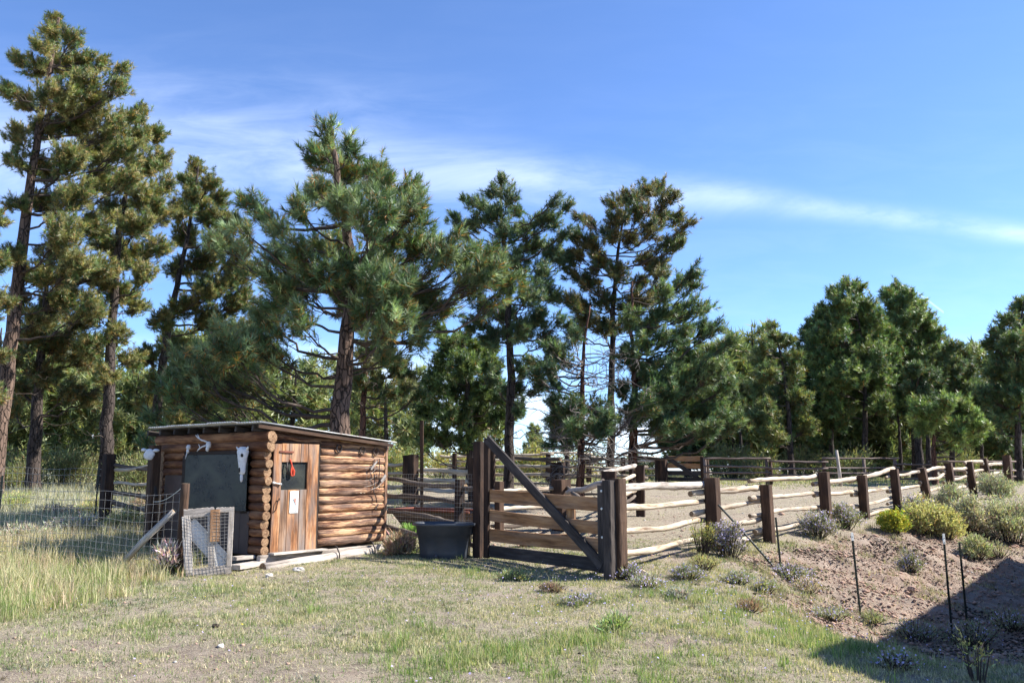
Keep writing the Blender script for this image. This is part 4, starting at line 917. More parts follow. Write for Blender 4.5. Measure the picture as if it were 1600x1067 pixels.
    def fill(mb):
        mb.tube([(-.09, -.002, .12), (-.10, -.01, .0), (-.075, -.01, -.08)], .012, 7); mb.tube([(-.10, -.002, .02), (-.125, -.01, .04)], .01, 6)
    simple_thing('dark_strap', 'short dark strap hanging left of the looped red cord', 'strap', fill, M_IRON, c, A, smooth=True)
shed_items()

# ------------------------------------------------------------------ wooden fences
def rail_fence(name, label, posts, rails, pmat=M_TIE, pw=.18, seed=1, overlap=.3, rmat=None, rrad=.055, back=.12, group=None, zig=.06, cat='fence', ends=None):
    """posts: (px, D, toppx or height[, width]); rails: per section list of heights (left, right) as z above the ground line, or None"""
    rr = random.Random(seed); g = [onray(p[0], p[1]) for p in posts]
    o = thing(name, label, cat, tuple(g[0]), 0, group); L0 = g[0]
    tops = []
    for (p, q) in zip(posts, g):
        tz = at(p[0], p[2], p[1]).z if p[2] > 20 else q.z + p[2]; tops.append(tz)
        i = posts.index(p); a = g[max(0, i - 1)]; b = g[min(len(g) - 1, i + 1)]; dr = (b - a); dr.z = 0; dr.normalize()
        if p[2] == 0.01: continue
        mb = MB(rr); wdt = p[3] if len(p) > 3 else pw; lean = Vector((rr.uniform(-.03, .03), rr.uniform(-.03, .03), 0)) + (Vector(p[4]) if len(p) > 4 else Vector((0, 0, 0)))
        mb.board(Vector((q.x, q.y, q.z - .25)) - L0, Vector((q.x, q.y, tz)) - L0 + lean, wdt, wdt * 1.1, Vector((-dr.y, dr.x, 0)), cham=.012, n=7, chip=.07)
        mb.build('post', pmat if not isinstance(pmat, list) else rr.choice(pmat), o)
    for s in range(len(g) - 1):
        if s >= len(rails) or not rails[s]: continue
        a, b = g[s], g[s + 1]; dr = (b - a); dr.z = 0; Ls = dr.length; dr.normalize(); nn = Vector((-dr.y, dr.x, 0)) * back
        for k, rl in enumerate(rails[s]):
            za, zb = rl[0], rl[1]; mm = rl[2] if len(rl) > 2 and rl[2] else (rmat or M_RAIL); ra = rl[3] if len(rl) > 3 else rrad * rr.uniform(.8, 1.15); wob = rl[4] if len(rl) > 4 else 1.0
            o1, o2 = overlap * rr.uniform(.6, 1.2), overlap * rr.uniform(.3, .9)
            if s == 0: o1 = min(o1, .12)
            if s == len(g) - 2: o2 = .12
            n_ = 16; P = []; Rr = []; f1, f2, ph = rr.uniform(-1, 1), rr.uniform(-1, 1), rr.random() * 6
            for i in range(n_ + 1):
                t_ = i / n_; d_ = -o1 + (Ls + o1 + o2) * t_; tt = d_ / Ls
                zz = (a.z + za) * (1 - tt) + (b.z + zb) * tt + wob * (.024 * f1 * math.sin(math.pi * t_ * 2 + ph) + .019 * f2 * math.sin(math.pi * t_ * 3.3 + ph)) + rr.uniform(-.006, .006)
                p = a + dr * d_ + nn * (1 + .3 * f1 * math.sin(math.pi * t_)); P.append(Vector((p.x, p.y, zz)) - L0); Rr.append(ra * .88 * (1.12 - .26 * (t_ if k % 2 else 1 - t_)) * rr.uniform(.86, 1.14))
            mb = MB(rr); mb.tube(P, Rr, 10, 0, 1, .06); mb.build('rail', [mm, M_REND], o, True)
    return o
RL = M_RAIL; RD = M_RAILD
def std(n, h, dk=(), jit=.03, rr=random.Random(3), r=.055, base=.14):
    out = []
    for k in range(n):
        z = base + (h - base) * (n - 1 - k) / (n - 1); out.append((z + rr.uniform(-jit, jit), z + rr.uniform(-jit, jit), RD if k in dk else RL, r * rr.uniform(.85, 1.15)))
    return out

# side fence of the corral
PS = [(965, 12.25, .01), (1117, 15.4, 746, .205), (1203, 16.7, 757, .175), (1293, 19.2, 737, .19, (-.03, 0, 0)), (1352, 21.3, 742, .185), (1405, 23.4, 733, .19, (-.06, 0, 0)), (1453, 25.5, 731, .21, (-.16, 0, 0)),
      (1490, 27.6, 723, .21, (-.10, 0, 0)), (1523, 29.8, 721, .21, (-.1, 0, 0)), (1550, 31.8, 716, .21, (-.18, 0, 0)), (1577, 33.8, 711, .24)]
RS = [[(1.24, 1.15, M_BLEACH, .07, 2.6), (.92, .86, RL, .058), (.57, .50, RL, .055), (.24, .22, RL, .055)],
      [(1.02, 1.06, RL, .066, .4), (.68, .80, RL, .056), (.30, .47, RL, .056), (-.02, .16, RL, .06)],
      [(1.20, 1.14, RL, .055), (.86, .76, RL, .052), (.56, .45, RL, .05), (.22, .14, RL, .048)],
      [(.97, 1.0, RL, .065, .3), (.72, .66, RL, .055), (.36, .30, RL, .052), (.08, .06, RL, .05)],
      [(.95, 1.16, RL, .062, .8), (.60, .68, RL, .052), (.30, .38, RL, .05), (.04, .08, RL, .05)],
      [(.97, 1.05, RL, .05, 1.5), (.58, .64, RL, .052), (.26, .36, RL, .05)],
      [(1.05, 1.14, RL, .06), (.74, .90, RL, .05, 1.6), (.42, .5, RL, .055), (.1, .1, RL, .05)],
      [(1.02, 1.06, RL, .06), (.66, .78, RL, .055), (.32, .46, RL, .055)],
      [(1.25, 1.28, RL, .07), (.92, .92, RL, .06), (.5, .5, RL, .055)],
      [(1.15, 1.1, RL, .07), (.78, .74, RL, .06), (.35, .3, RL, .06)]]
rail_fence('rail_fence', 'pale peeled rails running between dark tie posts down the bank side of the corral', PS, RS, [M_TIER], seed=4, overlap=.42, back=.17)
# fence from the shed to the gate, dark rails with mesh
o = rail_fence('rail_fence', 'dark rails with wire mesh between the shed and the gate', [(601, 16.1, .01), (716, 14.75, 749, .13), (744, 14.35, .01)],
           [[(1.19, 1.13, RD, .05), (.92, .86, RD, .05), (.60, .52, RD, .05), (.29, .17, RD, .05)], [(1.13, 1.12, RD, .05), (.86, .83, RD, .05), (.52, .48, RD, .05), (.17, .15, RD, .05)]], M_TIE, seed=6, overlap=.1, back=.08)
def mesh_panel(mb, a, b, z0, z1, dx, dz, r, sides=3, jit=.0, rr=random):
    a = Vector(a); b = Vector(b); d = b - a; d.z = 0; L = d.length; d.normalize(); n = int(L / dx)
    for k in range(n + 1):
        p = a + d * (k * L / n); mb.tube([(p.x, p.y, z0(p) if callable(z0) else z0), (p.x + rr.uniform(-jit, jit), p.y, (z0(p) if callable(z0) else z0) + (z1 - (0 if callable(z0) else z0)))], r, sides)
    h = (z1 if callable(z0) else z1 - z0); m_ = int(round(h / dz))
    for j in range(m_ + 1):
        P = []
        for k in range(0, 13):
            p = a + d * (L * k / 12); zz = (z0(p) if callable(z0) else z0) + h * j / m_; P.append((p.x, p.y, zz + rr.uniform(-jit, jit)))
        mb.tube(P, r * 1.1, sides)
a, b = onray(603, 16.0), onray(740, 14.35)
mb = MB(random.Random(5)); L0 = o.location; mesh_panel(mb, a - L0, b - L0, .18 , 1.30, .07, .07, .0016); mb.build('wire_mesh', M_WIREF, o)
# rear fences
rail_fence('rail_fence', 'thick weathered logs on double posts beyond the stock tank', [(570, 27.5, .01), (636, 27, 711, .22), (646, 26.8, 710, .24), (738, 25.5, 715, .2)],
           [[(1.22, 1.22, RL, .07), (.92, .95, RL, .06), (.5, .52, RL, .06), (.2, .2, RD, .06)], None, [(1.08, 1.02, RL, .09, .8), (.77, .74, RL, .085, .8), (.45, .44, M_BLEACH, .075, .8), (.15, .15, RD, .06)]], M_TIE, seed=7, overlap=.12)
rail_fence('rail_fence', 'zigzag rails running from behind the gate to the double post by the trees', [(738, 30, .01), (770, 30.5, 700, .16), (866, 29, 722, .23), (877, 28.8, 721, .23), (1002, 28, .01)],
           [[(1.1, 1.1, RL, .055), (.75, .78, RL, .055), (.4, .4, RD, .055)], [(1.42, 1.36, RD, .075), (1.10, 1.12, RL, .07), (.80, .82, RL, .065), (.52, .5, RL, .06), (.2, .2, RD, .05)], None,
            [(1.12, 1.1, RL, .055), (.82, .84, RL, .055), (.5, .52, RD, .05), (.2, .2, RD, .05)]], M_TIE, seed=8, overlap=.25)
rail_fence('rail_fence', 'far pale zigzag rails ending at the far timber gate', [(690, 43, .01), (710, 43, 708, .2), (856, 42, 709, .24), (920, 42, 715, .24), (975, 42, 714, .2), (1028, 42, 717, .25)],
           [[(1.3, 1.3, RL, .07), (.9, .9, RL, .07)], [(1.30, 1.42, RL, .07), (1.05, 1.2, RL, .06), (.75, .8, RL, .06), (.35, .4, RL, .06)], [(1.5, 1.42, RL, .06), (1.1, 1.1, RL, .06), (.7, .75, RL, .06), (.3, .3, RD, .06)], [(1.28, 1.15, RL, .07), (.95, .92, RL, .06), (.6, .6, RL, .06), (.3, .3, RD, .06)],
            [(1.36, 1.22, RL, .055), (1.05, 1.08, RL, .06), (.7, .7, RL, .055), (.35, .35, RL, .055)]], M_TIE, seed=9, overlap=.4)
rail_fence('rail_fence', 'short run of round-ended rails between the gate hinge post and the inner trees', [(955, 16.2, .01), (953, 17.5, 736, .26), (1001, 22, 727, .2), (1018, 24.5, .01)],
           [[(1.1, 1.1, RD)], [(1.30, 1.30, M_BLEACH, .058, .4), (1.0, 1.05, RL, .055), (.66, .68, RL, .06), (.5, .52, RD, .05), (.25, .3, RL, .06)], [(1.2, 1.2, RD, .05), (.9, .9, RD, .05)]], M_TIE, seed=10, overlap=.12)
# inner bits behind the gate
rail_fence('rail_fence', 'low rails on a tan post just inside the gate', [(775, 17.2, .01), (780, 17.2, 752, .14), (878, 18.6, 749, .3), (896, 15.8, 795, .13)],
           [None, [(.92, .9, RL, .05, .3), (.55, .52, RL, .055, .3), (.2, .2, RD, .05)], [(.9, .88, RD, .05), (.3, .3, RL, .05)]], [M_TIER], seed=11, overlap=.1)
def fill(mb):
    a = at(886, 770, 17.6); b = at(950, 754, 16.3); n = 8
    mb.tube([a.lerp(b, i / n) + Vector((0, 0, .02 * math.sin(i * 1.3))) for i in range(n + 1)], [.052 + .004 * i / 2 for i in range(n + 1)], 12, 0, 1, .03)
simple_thing('loose_rail', 'pale loose rail slanting up to the gate latch post', 'rail', fill, [M_BLEACH, M_REND], smooth=True)
def fill(mb):
    a = onray(974, 12.6); b = onray(1024, 11.9); mb.tube([Vector((a.x, a.y, a.z + .17)), (a + b) / 2 + Vector((0, 0, .10)), b + Vector((0, 0, .03))], [.028, .03, .022], 8, 0, 1)
simple_thing('loose_pole', 'thin pale pole lying in the grass at the gate latch post', 'pole', fill, [M_RAIL, M_REND], smooth=True)
# left side fence section
rail_fence('rail_fence', 'weathered rails between two dark posts left of the shed', [(162, 18.6, 709, .19), (237, 17.6, 705, .17)],
           [[(1.40, 1.32, RD, .055), (1.30, 1.42, RL, .04), (1.02, 1.02, RL, .04), (.80, .76, RL, .035), (.86, .68, RD, .055), (.62, .40, RD, .055), (.5, .56, RL, .035)]], M_TIE, seed=12, overlap=.1)
# pole fence at the far side
def pole_fence():
    rr = random.Random(4)
    pf = [(1103, 40, 716), (1199, 40, 716), (1205, 40, 720), (1289, 40, 717), (1352, 41, 716), (1400, 41, 716), (1455, 41, 722), (1520, 42, 720), (1582, 43, 716)]
    g = [onray(p[0], p[1]) for p in pf]
    for (i0, i1, heads, lb) in [(0, 1, [(716, 716), (728, 730), (738.5, 738.5), (748, 750)], 'grey pole fence panel next to the far timber gate'), (2, 3, [(720.5, 722), (732, 732), (742, 743)], 'lower grey pole fence panel with a reddish end post'),
                                (3, 5, [(716, 716), (731, 731), (739, 739)], 'raised grey pole panel under the tallest grove pine'), (5, 6, [(725, 726), (737, 737), (748, 748)], 'grey pole panel before the thick dark grove trunks'), (6, 8, [(721, 721), (735, 735), (745, 744)], 'last grey pole panel toward the picture edge')]:
        a, b = g[i0], g[i1]; o = thing('pole_fence', lb, 'fence', tuple(a), 0, 'grey pole panels at the far side')
        for idx in range(i0, i1 + 1):
            q = g[idx]; mb = MB(rr); top = at(pf[idx][0], pf[idx][2] - 1, pf[idx][1]).z
            mb.tube([Vector((q.x, q.y, q.z - .2)) - a, Vector((q.x + rr.uniform(-.04, .04), q.y, top)) - a], [.09, .075], 9); mb.build('post', M_TIER if idx in (3, 2) else M_POLE, o, True)
        for (ya, yb) in heads:
            mb = MB(rr); pa = at(pf[i0][0] - 4, ya, pf[i0][1] - .12); pb = at(pf[i1][0] + 5, yb, pf[i1][1] - .12); mb.tube([pa.lerp(pb, k / 8) - a + Vector((0, 0, rr.uniform(-.012, .012))) for k in range(9)], [.045 + rr.uniform(-.006, .006) for _ in range(9)], 8); mb.build('rail', M_POLE, o, True)
pole_fence()
def fill(mb):
    a = onray(1314, 38.5); b = at(1307, 703, 38.5); mb.tube([Vector(a), a.lerp(b, .5), b], [.09, .075, .06], 9)
simple_thing('leaning_pole', 'pale grey pole leaning against the far pole fence', 'pole', fill, M_BLEACH, smooth=True)
def fill(mb):
    a = onray(659, 24.5); b = at(659, 657, 24.5); mb.board(a - Vector((0, 0, .2)), b, .10, .08, (0, 1, 0))
simple_thing('bare_pole', 'tall bare brown pole standing beside the double fence post', 'pole', fill, M_TIER)

# ------------------------------------------------------------------ gates
def timber_gate(name, label, pl, pr, D0, D1, small=False, seed=1, boards=None, postz=None):
    a, b = onray(pl, D0), onray(pr, D1); rr = random.Random(seed); d = (b - a); d.z = 0; L = d.length; d.normalize(); nrm = Vector((d.y, -d.x, 0))
    if nrm.y > 0: nrm = -nrm     # towards the camera
    o = thing(name, label, 'gate', tuple(a), 0)
    def P(s_, z, off=0): return d * s_ + nrm * off + Vector((0, 0, z + (b.z - a.z) * s_ / L * (1 if not small else 1)))
    for k, (z0, z1, h, mm, off) in enumerate(boards):
        mb = MB(rr); mb.board(P(.02, z0, off), P(L - .02, z1, off), h, .04, nrm, cham=.004, n=10, warp=.01, chip=.02); mb.build('board', mm, o)
    return o, P, L, rr, nrm, d, a
BO = [(1.03, 1.00, .20, M_NEWB, 0), (.71, .67, .18, M_NEWB, 0), (.39, .43, .20, M_NEWB, 0), (.13, .15, .19, M_GREYB, 0)]
o, P, L, rr, nrm, d, A0 = timber_gate('timber_gate', 'wide board gate with a dark diagonal brace, closed between tall posts', 760, 953, 14.15, 12.15, boards=BO, seed=3)
mb = MB(rr); mb.board(P(.05, 1.96, .04), P(L - .08, .15, .06), .15, .045, nrm, cham=.005, n=8, chip=.02); mb.build('diagonal_brace', M_GREYB, o)
mb = MB(rr); mb.board(P(L - .07, .05, .05), P(L - .07, 1.28, .05), .17, .05, nrm, chip=.03); mb.build('latch_stile', M_GREYB, o)
mb = MB(rr); mb.board(P(.04, .02, .03), P(.04, 1.98, .03), .11, .06, nrm, chip=.03); mb.build('hinge_stile', M_TIE, o)
mb = MB(rr); mb.board(P(1.90, .40, -.05), P(1.90, .98, -.05), .16, .04, nrm); mb.build('backing_board', M_NEWB, o)
mb = MB(rr)
for k in range(7):
    s0 = .74 + .06 * k; hh = [.15, .16, .15, .16, .13, .10, .06][k]; mb.board(P(s0, .40 - hh / 2, .0225), P(s0, .40 + hh / 2, .0225), .064, .004, nrm, n=1, cham=.001)
mb.build('dark_patch', M_DARKIN, o)  # thin dark strips over part of the third board
for z in (.55, .95, 1.20):
    mb = MB(rr); mb.tube([P(L - .06, z, .07), P(L - .06, z, .09)], .018, 8); mb.build('bolt', M_WIRE, o, True)
# posts of the gate
def tie_post(label, px, D, toppy, wdt, mm, off=0, lean=0.0, seed=1, dep=None, group=None):
    q = onray(px, D); tz = at(px, toppy, D).z - q.z
    def fill(mb): mb.board((0, 0, -.3), (lean, 0, tz), wdt, dep or wdt, (.6, .8, 0), cham=.016, n=14, chip=.05)
    return simple_thing('gate_post', label, 'post', fill, mm, tuple(q), 0, group, seed=seed)
tie_post('tall dark timber gate post beside the stock tank', 749, 14.3, 690, .16, M_TIE, seed=2, dep=.2)
tie_post('dark grey timber post at the latch end of the gate', 955, 11.95, 750, .13, M_GREYB, seed=3, dep=.22)
tie_post('red-brown split timber post where gate meets the side fence', 968, 12.05, 747.5, .17, M_TIER, seed=4, dep=.22)
# far gate
BO2 = [(1.08, 1.08, .26, M_NEWB, 0), (.72, .72, .24, M_NEWB, 0), (.38, .38, .22, M_GREYB, 0), (.08, .08, .2, M_GREYB, 0)]
BO2 = [(z0 + .12, z1 + .12, h, m_, o_) for z0, z1, h, m_, o_ in BO2]
o, P, L, rr, nrm, d, A0 = timber_gate('timber_gate', 'distant board gate with two orange top boards', 1040, 1100, 42, 41, True, boards=BO2, seed=5)
mb = MB(rr); mb.board(P(.05, 1.3, .05), P(L - .1, .15, .05), .2, .05, nrm); mb.build('diagonal_brace', M_GREYB, o)
mb = MB(rr); mb.board(P(L - .05, 0, .03), P(L - .05, 1.3, .03), .18, .06, nrm); mb.build('latch_stile', M_TIE, o)
tie_post('dark hinge post of the distant board gate', 1038, 41.8, 716, .3, M_TIE, seed=8)
tie_post('dark latch post of the distant board gate', 1105, 40.6, 716, .2, M_TIE, seed=9)

# ------------------------------------------------------------------ stock tank, feed trough
def build_tank():
    q = onray(695, 14.35); o = thing('stock_tank', 'dark grey oval plastic stock tank standing beside the gate post', 'tank', tuple(q), R(-8))
    n = 56; prof = [(.0, .40, .255), (.02, .415, .27), (.10, .42, .275), (.38, .455, .305), (.385, .475, .325), (.52, .487, .335), (.535, .535, .375), (.575, .540, .38), (.578, .50, .345), (.5, .47, .32), (.06, .40, .26)]
    mb = MB(random.Random(2)); sup = 2.7
    for (z, rx, ry) in prof:
        for j in range(n):
            th = 2 * math.pi * j / n; c_, s_ = math.cos(th), math.sin(th); k = 1.0
            if z < .38: k = 1 - .035 * (math.cos(th * 8) > .55)
            mb.v.append(Vector((rx * k * math.copysign(abs(c_) ** (2 / sup), c_), ry * k * math.copysign(abs(s_) ** (2 / sup), s_), z)))
    for i in range(len(prof) - 1):
        for j in range(n): j2 = (j + 1) % n; mb.quad([i * n + j, i * n + j2, (i + 1) * n + j2, (i + 1) * n + j], [(0, 0)] * 4)
    mb.quad([(len(prof) - 1) * n + j for j in range(n)], [(0, 0)] * n)
    mb.build('tub', M_TUB, o, True)
    mb = MB(random.Random(2)); mb.blob((-.08, -.31, .05), .03, .03, .03, rough=.02); mb.build('drain_plug', M_TUB, o, True)
    mw, t_ = mat('dark_water'); finish(t_, (.02, .025, .025), .05, None, spec=.5)
    mb = MB(random.Random(2)); mb.v = [Vector((.44 * math.cos(2 * math.pi * j / 40), .30 * math.sin(2 * math.pi * j / 40), .46)) for j in range(40)]; mb.quad(list(range(40)), [(0, 0)] * 40); mb.build('water', mw, o)
build_tank()
def build_trough():
    a = onray(628, 18.6); b = onray(752, 17.2); o = thing('feed_trough', 'long rusty-rimmed feed trough lying inside the corral behind the dark rails', 'trough', tuple(a), math.atan2(b.y - a.y, b.x - a.x)); L = (b - a).length
    mb = MB(random.Random(3)); sec = [(-.38, .44), (-.36, .44), (-.22, .18), (.22, .18), (.36, .44), (.38, .44), (.25, .14), (-.25, .14)]
    for x in (0, L):
        for (y, z) in sec: mb.v.append(Vector((x + (0 if z > .3 else (.22 if x == 0 else -.22)), y, z)))
    for j in range(8): j2 = (j + 1) % 8; mb.quad([j, j2, 8 + j2, 8 + j], [(0, 0), (0, 1), (L, 1), (L, 0)])
    mb.quad([1, 4, 3, 2], [(0, 0)] * 4); mb.quad([9, 10, 11, 12], [(0, 0)] * 4); mb.build('trough_body', M_WIRED, o)
    mb = MB(random.Random(3)); mb.tube([(-.02, -.38, .46), (L, -.38, .46)], .022, 8); mb.tube([(-.02, .38, .46), (L, .38, .46)], .022, 8); mb.tube([(-.02, -.4, .46), (-.02, .4, .46)], .022, 8); mb.build('rim', M_RUST, o, True)
    for x in (.5, L - .5):
        mb = MB(random.Random(3)); mb.box((x - .04, -.26, -.05), (x + .04, -.2, .17)); mb.box((x - .04, .2, -.05), (x + .04, .26, .17)); mb.build('leg', M_RUST, o)
build_trough()
def fill(mb):
    for k in range(3): mb.board((-.5, -.1 * k, .1 + .05 * k), (.6, -.08 * k, .1 + .05 * k), .16, .03, (.2, 0, 1))
    mb.box((-.4, -.15, -.05), (-.33, .1, .1)); mb.box((.4, -.15, -.05), (.47, .1, .1))
simple_thing('plank_stack', 'pale planks lying on blocks inside the corral behind the closed gate', 'planks', fill, M_NEWB, tuple(onray(846, 15.9)), .3)

# ------------------------------------------------------------------ wire fence and wire gate by the shed
def build_wire():
    q = onray(279, 12.45); tz = at(279, 755, 12.45).z - q.z
    o = thing('fence_post', 'round red-brown post holding the wire fence near the wire gate', 'post', tuple(q))
    mb = MB(random.Random(3)); mb.tube([Vector((0.0 + .003 * k, 0, -.25 + (tz + .25) * k / 8)) for k in range(9)], [.062 + .002 * math.sin(k * 2) for k in range(9)], 14, 0, 1, .02); mb.build('timber', [M_TIER, M_REND], o, True)
    ba = at(273, 797, 12.4) - q; bb = gpt(178, 893) - q
    mb = MB(random.Random(3)); mb.tube([Vector(bb) + Vector((0, 0, -.03)), (Vector(ba) + Vector(bb)) / 2 + Vector((0, 0, .015)), Vector(ba)], [.05, .047, .04], 12, 0, 1, .03)
    ob = mb.build('brace_pole', [M_BLEACH, M_REND], None, True); ob.location = q; tag(ob, 'bleached pole propped at a slant against the round red-brown post', 'pole')
    rr = random.Random(4)
    # woven wire running away to the left
    a = Vector((q.x - .05, q.y, 0)); b = onray(-60, 14.6); d = (b - a); d.z = 0; L = d.length; d.normalize()
    o = thing('wire_fence', 'pale woven wire fence crossing the tall grass from the round post', 'fence', tuple(q))
    hs = [0.02, .10, .18, .27, .37, .48, .60, .73, .87, 1.0, 1.13]
    mb = MB(rr)
    for k, h in enumerate(hs):
        n = 26; mb.tube([a + d * (L * i / n) + Vector((rr.uniform(-.01, .01), rr.uniform(-.02, .02), gz(*(a + d * (L * i / n)).xy) + h * (1.0 + .0 * i) + .02 * math.sin(i * .7 + k * .2) + rr.uniform(-.006, .006))) - q for i in range(n + 1)], .0026, 4)
    mb.build('line_wires', M_WIREF, o)
    mb = MB(rr); n = int(L / .13)
    for k in range(n + 1):
        p = a + d * (L * k / n); z = gz(p.x, p.y); mb.tube([Vector((p.x, p.y, z + .02)) - q, Vector((p.x + rr.uniform(-.01, .01), p.y + rr.uniform(-.02, .02), z + .6)) - q, Vector((p.x + rr.uniform(-.008, .008), p.y, z + 1.13)) - q], .0018, 3)
    mb.build('stay_wires', M_WIREF, o)
    mb = MB(rr); e = at(231, 782, 15.5)
    mb.tube([Vector((q.x, q.y, q.z + tz - .04)) .lerp(e, t_) - q - Vector((0, 0, .10 * math.sin(math.pi * t_))) for t_ in [k / 8 for k in range(9)]], .006, 5); mb.build('tie_wire', M_WIRE, o)
    for k, (px, D, lb) in enumerate([(-8, 14.3, 'steel post of the woven wire fence at the picture edge')]):
        tpost(lb, px, D, 1.35)
    # second wire fence, behind, in front of the dark trunks
    a2, b2 = onray(-90, 23), onray(158, 20.3); o = thing('wire_fence', 'far wire fence in front of the shaded trunks', 'fence', tuple(a2)); mb = MB(rr); d = b2 - a2; L = d.length; d.normalize()
    for h in (.1, .3, .5, .7, .9, 1.1, 1.25): mb.tube([a2 + d * (L * i / 16) + Vector((0, 0, h + .02 * math.sin(i))) - a2 for i in range(17)], .004, 4)
    for k in range(int(L / .2)): p = d * (.2 * k); mb.tube([p + Vector((0, 0, .1)), p + Vector((0, 0, 1.25))], .0026, 3)
    mb.build('wires', M_WIREF, o)
    tpost('thin steel post next to the first weathered side post', 148, 20.2, 1.35)
    # wire gate
    a = onray(286, 12.35); b = onray(366, 12.55); top0 = at(287, 796, 12.35); top1 = at(366, 790, 12.5); bot0 = at(291, 907, 12.2); bot1 = at(361, 897, 12.4)
    o = thing('wire_gate', 'small weathered wood and wire gate leaning beside the round post', 'gate', tuple(bot0)); Q = lambda p: Vector(p) - bot0
    u = (bot1 - bot0).normalized(); up = (top0 - bot0).normalized(); nrm = u.cross(up).normalized(); nrm = -nrm if nrm.y > 0 else nrm
    Wd = (bot1 - bot0).length; H = (top0 - bot0).length
    def G(x, z, f=0.0):
        return (u * (x * Wd)) + up * (z * H) * (1 + .0) + (((top1 - bot1) - (top0 - bot0)) * (x * z)) + nrm * f
    def bd(nm, p, q_, w_, th, mm=M_BLEACH, f=0, chip=.06):
        mb = MB(rr); mb.board(G(*p, f), G(*q_, f), w_, th, nrm, n=14, chip=chip); mb.build(nm, mm, o)
    bd('top_board', (0.0, .93), (.60, .94), .13, .03, chip=.16); bd('top_board', (.64, .955), (1.0, .945), .07, .03, chip=.25); bd('bottom_board', (0, .08), (1, .08), .13, .03)
    bd('stile', (.06, .1), (.04, .9), .115, .035, f=.004); bd('stile', (.55, .15), (.53, .9), .085, .03, f=.003); bd('stile', (.94, .12), (.95, .92), .075, .03, f=.003)
    bd('short_board', (.62, .50), (.62, .96), .13, .025, M_NEWB, f=.035, chip=.05); bd('pale_diagonal_board', (.08, .80), (.86, .16), .23, .012, M_PALEB, f=-.03, chip=.03)
    mb = MB(rr)
    for k in range(13): x = .02 + .96 * k / 12; mb.tube([G(x, .03, .045), G(x + rr.uniform(-.006, .006), .5, .05), G(x, .93, .045)], .0022, 3)
    for k in range(19): z = .04 + .89 * k / 18; mb.tube([G(0, z, .045), G(.3, z + rr.uniform(-.006, .006), .05), G(.7, z + rr.uniform(-.006, .006), .05), G(1, z, .045)], .0022, 3)
    mb.build('wire_mesh', M_WIREF, o)
def tpost(lb, px, D, h, lean=(0, 0), white=False, toppy=None, base=None):
    q = base or onray(px, D); top = Vector((lean[0], lean[1], h))
    if toppy is not None: tp = at(toppy[0], toppy[1], q.y); top = tp - q
    o = thing('steel_post', lb, 'steel post', tuple(q), 0, 'steel T-posts')
    mb = MB(random.Random(5)); ax = top.normalized(); p0 = -ax * .25
    mb.board(p0, top, .036, .005, (.3, -1, 0), n=2); mb.board(p0 + Vector((.002, .012, 0)), top + Vector((.002, .012, 0)), .028, .005, (1, .3, 0), n=2)
    n = int(top.length / .055)
    for k in range(2, n): c = top * (k / n); mb.blob(c + Vector((0, -.006, 0)), .012, .008, .006, rough=0, seg=5, rings=3)
    mb.build('steel', M_TPOST, o)
    if white: mb = MB(random.Random(5)); mb.board(top * .90 + Vector((0, -.004, 0)), top * 1.003 + Vector((0, -.004, 0)), .040, .008, (.3, -1, 0), n=1); mb.build('pale_tip', M_WHITE, o)
    return o
build_wire()
tpost('steel post with a pale tip standing alone down the bank', 1344, 12.4, 1.0, toppy=(1331, 832), white=True)
tpost('steel post with a pale tip, one of the close pair on the bank', 1488, 11.9, 1.2, toppy=(1474, 834), white=True)
tpost('darker steel post of the close pair on the bank', 1512, 12.2, 1.2, toppy=(1499, 847))
tpost('short steel post leaning against the second fence post', 1220, 14.3, .95, toppy=(1212, 808))
def fill(mb):
    a = at(1123, 789, 15.1); b = onray(1208, 14.4); mb.tube([a, a.lerp(b, .5), b - Vector((0, 0, .02))], .019, 8)
    for k in range(22): mb.blob(a.lerp(b, k / 22), .026, .026, .008, rough=0, seg=6, rings=3)
simple_thing('steel_rod', 'dark steel rod slanting from the first big fence post to the ground', 'rod', fill, M_TPOST, smooth=False)

